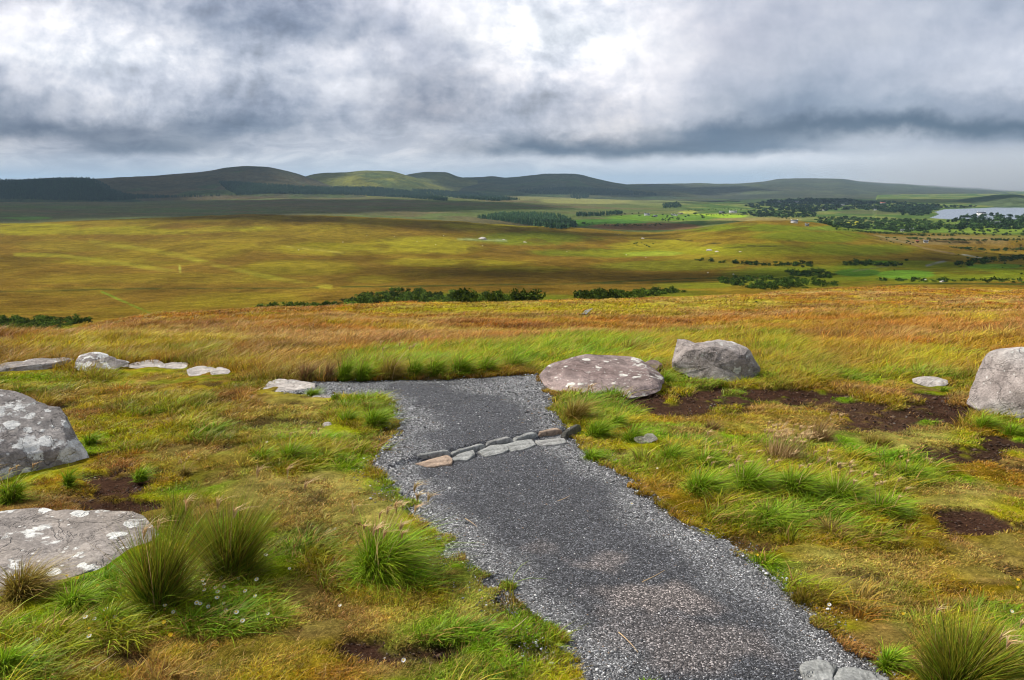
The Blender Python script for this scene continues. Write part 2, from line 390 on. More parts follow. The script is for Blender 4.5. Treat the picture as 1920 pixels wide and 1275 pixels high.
GREENS = [(1010,672,250,22,1),(1300,640,120,16,.7),(870,678,240,22,1),(1100,655,150,22,1),(700,690,70,20,.8),(1450,880,230,60,.9),(1300,860,100,40,.9),(1500,960,220,55,.7),(1640,930,90,50,.8),(560,850,120,38,.9),(680,780,70,34,.7),(300,1110,220,50,.8),(120,1190,160,45,.7),(420,1160,140,40,.8),(600,1020,90,50,.3),(720,1090,120,45,.9),(1380,640,110,20,.5),(1450,650,60,22,.8),(1480,700,90,30,.6),(320,765,130,22,.6),(380,810,130,24,.6),(60,720,110,26,.5),(850,1200,90,30,.5),(1840,1200,140,80,.7),(1520,1110,60,20,.6),(1700,880,80,36,.7),(1720,680,120,18,.6),(30,1260,80,40,1),(250,830,60,25,.5),(1120,770,90,40,.9),(360,668,60,12,.5),(1640,1010,90,20,.4),(1860,785,70,25,.7)]
DRYS = [(560,920,150,50,1),(640,960,130,55,.9),(500,790,150,40,.5),(430,870,180,40,.5),(650,1150,170,60,.5),(1620,1060,160,40,.6),(1500,800,150,20,.5),(1700,820,120,30,.8),(1780,930,120,30,.6),(1480,850,70,28,.8),(560,760,90,30,.7),(900,1130,60,60,.5),(1400,1090,60,30,.5),(1850,1050,100,50,.5),(550,700,60,14,.5)]
YELS = [(180,650,200,18,.9),(330,640,150,14,.7),(800,583,180,9,.8),(950,578,200,12,.9),(1150,578,140,14,.9),(1350,570,150,14,.6),(480,1230,200,40,.5),(330,880,90,30,.4),(1820,600,60,8,.8),(1680,585,80,8,.7),(1500,610,100,7,.5),(1600,650,90,8,.4)]
def blob(px, py, L):
    o = np.zeros(np.shape(px))
    for cx, cy, rx, ry, w in L:
        d = ((px - cx) / rx) ** 2 + ((py - cy) / ry) ** 2
        o = np.maximum(o, w * (1 - sstep(0.35, 1.25, d)))
    return o
def near_color(x, y, px, py):
    n1 = fbm(x / 1.1, y / 1.1, 4, 21); n2 = fbm(x / 0.35, y / 0.35, 3, 22); n3 = fbm(x / 7, y / 7, 3, 23)
    wx = (n1 - .5) * 60; wy = (n2 - .5) * 26
    qx, qy = px + wx, py + wy
    c = lerp(np.broadcast_to(C_OLIVE, (*np.shape(x), 3)), C_YG, sstep(.38, .62, n1))
    c = lerp(c, C_ORANGE, sstep(.52, .72, n2) * .5)
    c = lerp(c, C_GREEN * 1.05, sstep(.48, .66, fbm(x / .8, y / .8, 3, 27)) * .8)
    c = lerp(c, np.array([.30, .17, .06]), sstep(.52, .68, fbm(x / .45, y / .45, 4, 28)) * .75)
    sed = 1 - sstep(640, 700, qy)                      # the sedge moor beyond the path
    up = (1 - sstep(720, 800, qy)) * (1 - sstep(520, 640, px)) * .7
    sedc = lerp(lerp(np.broadcast_to(C_ORANGE * 1.05, c.shape), C_TAN * .85, sstep(.4, .65, n3)), C_OLIVE * .95, sstep(.5, .68, fbm(x / 3.2, y / 1.9, 4, 25)) * .8)
    sedc = lerp(sedc, np.array([.22, .10, .025]), sstep(.5, .66, fbm(x / 2.4, y / 2.8, 4, 30)) * .7)
    sedc = lerp(sedc, C_YG * .95, sstep(.58, .72, fbm(x / 4.5, y / 2.4, 3, 26)) * .5)
    c = lerp(c, sedc, np.maximum(sed, up * .7))
    c = lerp(c, C_DRY, blob(qx, qy, DRYS)); c = lerp(c, lerp(C_YG * .9, C_GREEN, sstep(.4, .6, n2)), blob(qx, qy, GREENS) * .92)
    c = lerp(c, C_YG * 1.1, blob(qx, qy, YELS) * .75)
    n4_ = fbm(x / .12, y / .12, 3, 29); pm = blob(px + wx * 1.3 + (n4_ - .5) * 30, py + wy * 1.6 + (n4_ - .5) * 14, PEATS)
    # small bare scrapes everywhere in the grazed turf
    scr = sstep(.64, .74, fbm(x / .5, y / .5, 4, 33)) * (py > 700) * .8
    pe = np.clip(sstep(.30, .85, pm * 1.05 + (n2 - .5) * 1.3 + (n4_ - .5) * .7), 0, 1)
    pe = np.maximum(pe, scr * (1 - blob(qx, qy, GREENS)))
    n5 = fbm(x / .13, y / .13, 3, 35); c = c * (.5 + 1.05 * n5)[..., None]
    c = lerp(c, C_DRY * .8, sstep(.6, .75, fbm(x / .2, y / .2, 3, 36)) * .5 * (py > 690))
    return lerp(c, C_PEAT * 1.15, pe), pe
# far colours, painted by what grows there
FB = np.array([.142, .084, .012]); FY = np.array([.19, .142, .011]); FG = np.array([.105, .135, .009])
GREY = np.array([.095, .092, .036])
FARY = [(60,430,90,9,1),(250,433,160,7,.8),(440,430,90,7,.6),(450,430,60,4,1),(150,460,130,12,.35),(230,492,150,6,.5),(640,470,150,10,.7),(800,460,110,18,.9),(920,425,120,7,.7),(850,490,160,7,.7),(990,500,100,6,.5),(560,500,120,16,.55),(300,520,280,12,.3),(130,545,120,10,.35),(1230,458,90,8,1),(1290,470,110,9,.9),(1180,470,120,6,.6),(450,560,150,18,.35),(1400,480,180,7,.55),(700,520,60,8,.4)]
FARG = [(1000,447,130,11,.8),(1120,470,150,9,.75),(1250,495,160,12,.6),(1400,430,150,9,.9),(1530,445,120,12,.85),(1450,470,220,12,.6),(1600,470,120,12,.8),(1700,500,140,10,.8),(1300,535,90,10,.7),(1500,520,170,22,.9),(1700,520,160,14,.9),(1850,515,120,14,.9),(1620,505,60,8,1),(880,560,230,14,.9),(40,615,130,14,.9),(1230,555,120,8,.9),(40,408,45,4,.9),(120,411,40,3,.8),(560,575,90,6,.8)]
FIELDS = [(1330,405,75,4,1,(.24,.34,.02)),(1240,408,110,7,1,(.10,.17,.02)),(1130,418,90,8,1,(.055,.12,.02)),(1600,420,28,5,1,(.30,.28,.03)),(1745,416,60,5,.7,(.12,.16,.03)),(1700,428,200,8,.8,(.11,.16,.02)),(1860,432,80,6,1,(.14,.19,.025)),(1800,445,160,4,.7,(.16,.14,.04)),(1420,411,90,3,.9,(.22,.17,.06)),(1537,392,14,4,1,(.20,.2,.07)),(1210,425,110,7,.9,(.155,.080,.035)),(1230,380,60,5,.7,(.15,.16,.05)),(1100,377,90,6,.9,(.20,.19,.06)),(1000,372,80,4,.7,(.17,.16,.06)),(760,366,60,3,.6,(.15,.14,.06)),(1770,450,130,9,.9,(.17,.115,.04)),(1650,397,90,4,.8,(.085,.085,.035)),(1360,392,40,3,.7,(.12,.17,.04)),(1850,410,60,8,.7,(.06,.10,.02)),(1700,515,60,8,.9,(.095,.18,.018)),(1865,500,60,5,.8,(.095,.18,.018)),(1610,512,45,7,1,(.05,.10,.012)),(1640,493,40,4,.8,(.07,.15,.01)),(50,409,50,3,.9,(.10,.17,.03)),(1290,398,20,3,.9,(.3,.3,.05)),(1225,475,60,5,.5,(.22,.28,.03)),(985,405,80,3,.4,(.1,.12,.03))]
LINES = [([(0,546),(180,543),(330,540),(600,539)], .9, (.06,.055,.01)), ([(190,547),(235,566),(290,590)], 1.6, (.13,.16,.015)), ([(640,537),(800,536),(960,533),(1100,530),(1280,522),(1440,520)], 1.0, (.055,.055,.01)), ([(965,536),(1010,549)], .8, (.07,.06,.01)), ([(1316,461),(1330,457),(1350,456.5)], .8, (.03,.03,.01)), ([(1358,466),(1400,464),(1402,462.5),(1470,463)], .9, (.03,.03,.01)), ([(30,477),(110,479),(220,492),(330,509)], 3.5, (.24,.21,.02)), ([(170,452),(330,478),(440,505),(540,526),(620,537)], 4.0, (.235,.205,.02)), ([(335,495),(338,510)], 1.0, (.24,.25,.04)), ([(1200,448),(1260,449),(1300,452)], .7, (.05,.04,.01)), ([(540,463),(640,474)], 1.3, (.25,.2,.03)), ([(1600,510),(1650,502),(1690,498)], 1.0, (.1,.1,.04)), ([(1735,500),(1750,495),(1772,490)], 1.6, (.18,.17,.15)), ([(1700,453),(1730,465),(1790,477)], 1.3, (.19,.13,.06)), ([(1640,440),(1700,455)], 1.2, (.2,.16,.07)), ([(1805,478),(1850,486)], 1.0, (.3,.28,.22)), ([(1590,543),(1700,532),(1800,532),(1920,533)], 1.4, (.04,.05,.01)), ([(860,448),(900,449),(950,451)], 1.8, (.19,.21,.08)), ([(1100,530),(1200,531),(1500,520)], .8, (.05,.05,.01)), ([(0,603),(150,600)], 1.5, (.03,.05,.008))]
def far_color(x, y, px, py, r):
    n1 = fbm(x / 48, y / 120, 5, 41, .6); n2 = fbm(x / 150, y / 330, 4, 42); n3 = fbm(x / 9, y / 18, 3, 43)
    wx = (n1 - .5) * 70; wy = (n2 - .5) * 16 + (n3 - .5) * 5
    qx, qy = px + wx, py + wy
    c = lerp(np.broadcast_to(FB, (*np.shape(x), 3)), FY, sstep(.45, .7, n2) * .5 + sstep(.55, .7, n1) * .3)
    c = lerp(c, FG, blob(qx, qy, FARG) * .9); c = lerp(c, np.array([.235, .215, .012]), blob(qx, qy, FARY) * .6); c = lerp(c, FB * .62, sstep(.56, .7, fbm(x / 40, y / 90, 4, 47)) * .55)
    pl = sstep(1600, 1800, r) ; c2 = lerp(np.broadcast_to(GREY, c.shape), np.array([.085, .105, .032]), sstep(.4, .65, fbm(x / 500, y / 260, 4, 44)))
    c2 = lerp(c2, np.array([.12, .085, .045]), sstep(.5, .7, fbm(x / 300, y / 150, 4, 45)) * .7)
    rt = sstep(1150, 1350, px + wx * .5)
    c2 = lerp(c2, lerp(np.array([.06, .10, .022]), np.array([.14, .15, .04]), sstep(.45, .6, fbm(x / 130, y / 90, 2, 46))), rt)
    c = lerp(c, c2, pl)
    for cx, cy, rx, ry, w, cc in FIELDS:
        d = ((px + wx * .25 - cx) / rx) ** 2 + ((py + wy * .25 - cy) / ry) ** 2
        c = lerp(c, np.array(cc), w * (1 - sstep(0.7, 1.1, d)))
    for L, w, cc in LINES:
        d = line_d(px + wx * .1, py + wy * .3, L)
        c = lerp(c, np.array(cc), (1 - sstep(w * .4, w * 1.5 + .5, d)) * ((.55 + .45 * (n3 > .45)) if w < 3 or cc[2] > .1 else sstep(.3, .65, n1) * .7))
    return c
def land_color(x, y, z):
    r = np.hypot(x, y); px, py, dep = project(x, y, z)
    px = np.where(y > 0.3 * r, px, 960 + np.sign(x) * 2000)
    cn, pe = near_color(x, y, px, py); cf = far_color(x, y, px, py, r)
    t = sstep(150, 260, r + (vn(x / 9, y / 9, 3) - .5) * 60)
    return lerp(cn, cf, t), pe * (1 - t)

# ------------------------------------------------------------------ ground sheet
az = np.concatenate([np.linspace(-180, -44, 28)[:-1], np.linspace(-44, 44, 760), np.linspace(44, 180, 28)[1:-1]])
azr = np.radians(az); NA = len(azr)
def lsp(a, b, st): return np.exp(np.arange(math.log(a), math.log(b), st))
rad = np.concatenate([[0.05, 0.5, 1.0], lsp(1.5, 16, .0048), lsp(16, 400, .0065), lsp(400, 7000, .0075), lsp(7000, 45000, .06), [45000]])
RR, AA = np.meshgrid(rad, azr, indexing='ij'); X = (RR * np.sin(AA)).ravel(); Y = (RR * np.cos(AA)).ravel()
Z = H(X, Y)
colr, pe = land_color(X, Y, Z)
r_ = np.hypot(X, Y)
hum = fbm(X / .22, Y / .22, 3, 51); pmk = pathmask(X, Y, .16)
Z = Z + (1 - sstep(30, 60, r_)) * ((hum - .5) * .05 * (1 - pmk) - pe * .035) - pmk * .07 * (r_ < 16)
colr = colr * (1 - .42 * (1 - sstep(60, 170, r_)) * (1 - .8 * pe))[:, None]  # thatch under the grass, painted darker so gaps between blades read as shade
colr = lerp(colr, np.array([.07, .07, .075]), pmk)
q = grid_quads(len(rad), NA, wrap=True)[:, ::-1]
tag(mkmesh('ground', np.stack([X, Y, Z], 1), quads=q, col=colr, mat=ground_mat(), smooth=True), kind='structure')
del X, Y, Z, RR, AA

# lake
v = px_on_plane([(1735,420),(1735,386.5),(2300,386.5),(2300,420)], LAKE_Z)
m = flat_mat('lake_water', (.16, .19, .23), .22, .6, .02, .12)
o = mkmesh('lake', [(a, b, LAKE_Z) for a, b in v], quads=np.array([[0, 1, 2, 3]]), mat=m); tag(o, kind='structure')

# ------------------------------------------------------------------ hills
def add_hill(sky, rc, rf, color, name='hill', mb=None):
    sx = np.array([(p[0] - 960) / F for p in sky]); sy = np.array([p[1] for p in sky], float)
    rcs = np.array(rc, float) if np.ndim(rc) else np.full(len(sx), float(rc))
    zc = np.array([z_at(s, p, r) for s, p, r in zip(sx, sy, rcs)])
    g = np.linspace(sx[0], sx[-1], 400); zg = pchip(sx, zc[:, None], g)[:, 0]; rg_ = np.interp(g, sx, rcs)
    nz = (fbm(g * 60, g * 0 + rc if np.ndim(rc) == 0 else g * 0, 4, 71) - .5) * 6; zg = zg + nz
    foot = -110.0
    def f(s, r):
        zz = np.interp(s, g, zg, left=-500, right=-500); rcv = np.interp(s, g, rg_)
        t = (r - rf) / (rcv - rf); t2 = (r - rcv) / (rcv * .35)
        prof = np.where(t < 1, np.sin(np.clip(t, 0, 1) * math.pi / 2) ** 1.25, 1 - np.clip(t2, 0, 1) ** 1.5)
        x = s * r / np.sqrt(1 + s * s); y = r / np.sqrt(1 + s * s)
        n = (fbm(x / 420, y / 420, 5, 72) - .5) * 60 * np.sin(np.clip(t, 0, 1) * math.pi) + (fbm(x / 90, y / 90, 3, 73) - .5) * 10 * (t < 1) * np.sin(np.clip(t, 0, 1) * math.pi)
        z = foot + (zz - foot) * prof + n
        return np.where((t > 0) & (s > g[0]) & (s < g[-1]), z, -600)
    HILLS.append(dict(f=f, rf=rf, s0=g[0], s1=g[-1]))
    S = np.linspace(sx[0], sx[-1], max(60, int((sky[-1][0] - sky[0][0]) / 3)))
    T = np.linspace(0.01, 1, 70); rows = []
    for t in T: rows.append(rf + (np.interp(S, g, rg_) - rf) * t)
    for t in np.linspace(.05, 1, 8): rows.append(np.interp(S, g, rg_) * (1 + .35 * t))
    RRr = np.array(rows); SS = np.broadcast_to(S, RRr.shape); zz = f(np.clip(SS, g[0] + 1e-6, g[-1] - 1e-6), RRr)
    k = 1 / np.sqrt(1 + SS * SS); X, Y, Z = (SS * RRr * k).ravel(), (RRr * k).ravel(), zz.ravel()
    px, py, _ = project(X, Y, Z)
    o = mkmesh(name, np.stack([X, Y, Z], 1), quads=grid_quads(len(RRr), len(S))[:, ::-1], col=color(X, Y, Z, px, py), mat=M_hill, smooth=True)
    tag(o, kind='structure')
M_hill = surf_mat('hill_vegetation', 1.0, 0.0, ((.03, .4), (.006, .35)), bump=.9, bscale=.02)
def hc(a, b, c=None, f=None):
    a, b = np.array(a), np.array(b)
    def g(X, Y, Z, px, py):
        n = fbm(X / 500, Y / 260, 5, 81); col = lerp(np.broadcast_to(a, (len(X), 3)), b, sstep(.35, .65, n))
        if c is not None: col = lerp(col, np.array(c), sstep(.55, .7, fbm(X / 260, Y / 260, 4, 82)))
        return f(col, X, Y, px, py) if f else col
    return g
DKF = np.array([.012, .032, .018])
add_hill([(-320,350),(-200,346),(0,341),(100,338),(180,335.5),(260,332),(330,327),(400,320.5),(440,314),(472,311),(510,313),(545,320),(578,330),(620,343),(700,358),(800,380)], 6500, 4500, hc((.070,.066,.034),(.095,.075,.035),(.06,.08,.025)))
add_hill([(-320,338),(0,338.5),(60,336.5),(120,333.5),(172,333),(192,339),(212,356),(250,368),(300,385)], 5300, 4250, hc((.045,.06,.02),(.03,.05,.02)))
add_hill([(500,385),(545,350),(580,331),(610,325),(650,323),(700,320),(735,320.5),(765,328),(810,342),(870,358),(930,380)], 7000, 5200, hc((.10,.11,.028),(.15,.15,.03),(.07,.09,.025)))
add_hill([(700,372),(760,330),(780,325),(805,322),(835,322.5),(862,331),(900,338),(990,352),(1060,375)], 7800, 6000, hc((.08,.095,.03),(.12,.125,.035)))
add_hill([(800,372),(850,340),(872,333),(900,332.5),(925,330.5),(947,333),(1000,328),(1020,325.5),(1072,325.5),(1112,334),(1152,343),(1200,349),(1280,356),(1380,372)], 8600, 5600, hc((.045,.06,.03),(.065,.07,.03),(.05,.075,.025)))
add_hill([(1000,372),(1080,352),(1160,346),(1240,344.5),(1300,344),(1360,344.5),(1420,340.5),(1450,336.5),(1490,334.5),(1530,335.3),(1560,335),(1600,340),(1680,345),(1760,348),(1850,351),(1950,355),(2200,362)], [10500]*7+[11500,12000,12500,13000,14000,16000,19000,23000,27000,32000], 6200, hc((.045,.055,.035),(.06,.065,.04),(.07,.085,.04)))
add_hill([(1690,394),(1740,383),(1765,379),(1800,373),(1850,366.5),(1890,365),(1920,369),(2000,372),(2150,374),(2300,380)], 5200, 3550, hc((.04,.07,.03),(.07,.095,.04)))
add_hill([(1340,392),(1400,381),(1440,377),(1500,373.5),(1560,372.5),(1620,377),(1680,379),(1740,382),(1800,388),(1850,395)], 5000, 4000, hc((.03,.06,.02),(.06,.085,.03)))


# ------------------------------------------------------------------ step line in the path: the ground beyond it is a few centimetres higher
STEP_PX = [(775,866),(848,851),(912,836),(962,829),(1010,818),(1058,811),(1088,803)]
STEP = [(float(a), float(b)) for a, b, _ in hit([p[0] for p in STEP_PX], [p[1] for p in STEP_PX], H)]
def path_z(x, y):
    z = H0(x, y)
    a, b = np.array(STEP[0]), np.array(STEP[-1]); n = np.array([-(b - a)[1], (b - a)[0]]); n /= np.hypot(*n)
    d = (x - a[0]) * n[0] + (y - a[1]) * n[1]
    al = ((x - a[0]) * (b - a)[0] + (y - a[1]) * (b - a)[1]) / ((b - a) @ (b - a))
    on = sstep(-.25, .0, al) * (1 - sstep(1.0, 1.3, al))
    z = z + .055 * sstep(-.02, .05, d) * (1 - sstep(.6, 3.0, d)) * on
    z = z + (fbm(x / .5, y / .5, 3, 61) - .5) * .03 + (fbm(x / .08, y / .08, 2, 62) - .5) * .012
    return z - .012
def path_mat():
    m = bpy.data.materials.new('path_gravel'); m.use_nodes = True; t = NT(m.node_tree); t.n.clear()
    g = t.new('ShaderNodeNewGeometry'); pos = g.outputs['Position']
    at = t.new('ShaderNodeAttribute', attribute_name='Col'); c = at.outputs['Color']
    vo = t.new('ShaderNodeTexVoronoi'); vo.inputs['Scale'].default_value = 130; t.l.new(pos, vo.inputs['Vector'])
    cr = t.new('ShaderNodeValToRGB'); e = cr.color_ramp.elements; e[0].color = (.35, .35, .36, 1); e[0].position = .1
    for p, v_ in ((.45, .8), (.7, 1.2), (.86, 2.2), (1, 4.6)):
        n = e.new(p) if p < 1 else e[-1]; n.color = (v_, v_, v_, 1)
    sx = t.new('ShaderNodeSeparateXYZ'); t.l.new(vo.outputs['Color'], sx.inputs[0]); t.l.new(sx.outputs[0], cr.inputs[0])
    c = t.mix(1.0, c, cr.outputs[0], 'MULTIPLY')
    b = t.new('ShaderNodeBsdfPrincipled'); t.l.new(c, b.inputs['Base Color']); b.inputs['Roughness'].default_value = .85; b.inputs['Specular IOR Level'].default_value = .25
    bn = t.new('ShaderNodeBump'); bn.inputs['Strength'].default_value = .9; bn.inputs['Distance'].default_value = .008
    t.l.new(t.m('ADD', vo.outputs['Distance'], t.m('MULTIPLY', t.noise(pos, 60, 4, .6), .6)), bn.inputs['Height']); bn.invert = True
    t.l.new(bn.outputs[0], b.inputs['Normal'])
    out = t.new('ShaderNodeOutputMaterial'); t.l.new(b.outputs[0], out.inputs[0]); return m
def path_tone(x, y):
    sd = poly_sd(x, y, PATH)
    px, py, _ = project(x, y, H0(x, y))
    edge = 1 - sstep(.02, .42, sd + (fbm(x / .35, y / .35, 3, 63) - .5) * .45)
    mud = blob(px + (fbm(x / .25, y / .25, 3, 64) - .5) * 120, py + (fbm(x / .2, y / .3, 3, 65) - .5) * 60, [(1230,1120,130,40,1),(1320,1210,150,50,.7),(1130,1045,60,22,.7),(1200,1180,120,40,.5),(1010,1030,50,16,.4)])
    ll = blob(px, py, [(960,725,120,16,.8),(1000,745,60,20,.7),(740,890,50,60,.7),(660,725,70,14,.6),(1330,1010,70,40,.7),(1100,850,60,16,.6)])
    return sd, edge, mud, np.maximum(ll, edge)
xs = np.arange(-4.6, 3.6, .022); ys = np.arange(1.2, 12.2, .022); XX, YY = np.meshgrid(xs, ys, indexing='ij')
sd = poly_sd(XX, YY, PATH); jit = (fbm(XX / .18, YY / .18, 4, 66) - .5) * .34
keep = (sd + jit) > -.03; idx = -np.ones(XX.shape, int)
kq = keep[:-1, :-1] & keep[1:, :-1] & keep[1:, 1:] & keep[:-1, 1:]
used = np.zeros_like(keep)
for a in (0, 1):
    for b in (0, 1): used[a:used.shape[0] - 1 + a, b:used.shape[1] - 1 + b] |= kq
idx[used] = np.arange(used.sum()); i, j = np.nonzero(kq)
Q = np.stack([idx[i, j], idx[i + 1, j], idx[i + 1, j + 1], idx[i, j + 1]], 1)
x, y = XX[used], YY[used]; s_, e_, mud, lt = path_tone(x, y)
z = path_z(x, y) - .03 * (1 - sstep(-.05, .1, s_))
pc = lerp(lerp(np.broadcast_to(np.array([.056, .057, .063]), (len(x), 3)), np.array([.20, .20, .20]), lt * .85), np.array([.15, .128, .118]), mud * .75)
pc = pc * (0.8 + .4 * fbm(x / .7, y / .7, 3, 67))[:, None]
tag(mkmesh('gravel_path', np.stack([x, y, z], 1), quads=Q, col=pc, mat=path_mat(), smooth=True), kind='structure')

# loose chippings: too many to count
ICO_V = []; ph = (1 + 5 ** .5) / 2
for a, b in ((1, ph), (-1, ph), (1, -ph), (-1, -ph)): ICO_V += [(0, a, b), (a, b, 0), (b, 0, a)]
ICO_V = np.array(ICO_V, float) / math.hypot(1, ph)
from itertools import combinations
L0 = min(np.linalg.norm(ICO_V[0] - v_) for v_ in ICO_V[1:]) * 1.05
ICO_F = [t for t in combinations(range(12), 3) if all(np.linalg.norm(ICO_V[a] - ICO_V[b]) < L0 for a, b in combinations(t, 2))]
ICO_F = np.array([t if np.dot(np.cross(ICO_V[t[1]] - ICO_V[t[0]], ICO_V[t[2]] - ICO_V[t[0]]), ICO_V[t[0]]) > 0 else (t[0], t[2], t[1]) for t in ICO_F])
OCT_V = np.array([(1,0,0),(-1,0,0),(0,1,0),(0,-1,0),(0,0,1),(0,0,-1)], float)
OCT_F = np.array([(0,2,4),(2,1,4),(1,3,4),(3,0,4),(2,0,5),(1,2,5),(3,1,5),(0,3,5)])
def stones(name, x, y, z, size, col, base=(ICO_V, ICO_F), flat=.6):
    n = len(x); V0, F0 = base
    a = rng.uniform(0, 6.28, n); ca, sa = np.cos(a), np.sin(a)
    sc = size[:, None] * np.stack([rng.uniform(.7, 1.4, n), rng.uniform(.6, 1.1, n), rng.uniform(.5, 1, n) * flat], 1)
    V = V0[None] * (1 + rng.uniform(-.28, .28, (n, len(V0), 1))) * sc[:, None, :]
    V = np.stack([V[..., 0] * ca[:, None] - V[..., 1] * sa[:, None], V[..., 0] * sa[:, None] + V[..., 1] * ca[:, None], V[..., 2] + V[..., 0] * rng.uniform(-.3, .3, (n, 1))], -1)
    V += np.stack([x, y, z], 1)[:, None]
    Fc = (F0[None] + (np.arange(n) * len(V0))[:, None, None]).reshape(-1, 3)
    return mkmesh(name, V.reshape(-1, 3), tris=Fc, col=np.repeat(col, len(V0), 0), mat=M_stone)
def scatter_polar(n, r0, r1, amax=44, p=1.0):
    """area density falling as 1/r^(1+p)"""
    u = rng.random(n); r = r0 * (r1 / r0) ** u if p == 1 else (r0 ** (1 - p) + u * (r1 ** (1 - p) - r0 ** (1 - p))) ** (1 / (1 - p))
    a = np.radians(rng.uniform(-amax, amax, n)); return r * np.sin(a), r * np.cos(a), r
x, y, r = scatter_polar(900000, 1.9, 12.5, 38)
sd, edge, mud, lt = path_tone(x, y)
out_ = (1 - sstep(0, .28, -sd)) * (sd < 0) * .12
k = rng.random(len(x)) < np.where(sd > -.02, .34 + .6 * lt - .36 * mud, out_)
x, y, r, lt, mud, sd = x[k], y[k], r[k], lt[k], mud[k], sd[k]
n = len(x); size = rng.lognormal(0, .42, n) * (.0024 + .0010 * lt) * np.clip(r / 5, .8, 1.7)
pal = np.array([(.035,.035,.038),(.062,.062,.065),(.10,.10,.103),(.17,.17,.172),(.33,.33,.34),(.62,.61,.60),(.24,.17,.12)])
pr = np.array([.20,.26,.24,.15,.09,.03,.03]); pr2 = np.array([.07,.14,.24,.27,.20,.06,.02])
u = rng.random(n); c1 = np.searchsorted(np.cumsum(pr) / pr.sum(), u); c2 = np.searchsorted(np.cumsum(pr2) / pr2.sum(), u)
cc = pal[np.where(rng.random(n) < lt, c2, c1)]
zz = np.where(sd > -.02, path_z(x, y), H(x, y)) + size * .25
tag(stones('gravel', x, y, zz, size, cc), kind='stuff', label='loose grey slate chippings strewn over the footpath', cat='gravel')
print('stones', n)
x, y, r = scatter_polar(60000, 2.3, 13, 40); px, py, _ = project(x, y, H0(x, y)); _, pe = near_color(x, y, px, py); k = (rng.random(len(x)) < sstep(.3, .9, pe)) & (poly_sd(x, y, PATH) < -.05)
x, y, r = x[k], y[k], r[k]; n = len(x); sz = rng.lognormal(0, .6, n) * .0035 * np.clip(r / 4, 1, 2.5)
cc = np.array([(.045,.024,.015),(.07,.038,.022),(.11,.07,.04),(.30,.28,.26)])[rng.choice(4, n, p=[.45,.35,.18,.02])]
tag(stones('peat_crumbs', x, y, H(x, y) - .03, sz, cc, (OCT_V, OCT_F)), kind='stuff', label='crumbled dark peat and roots on the bare worn patches', cat='peat')

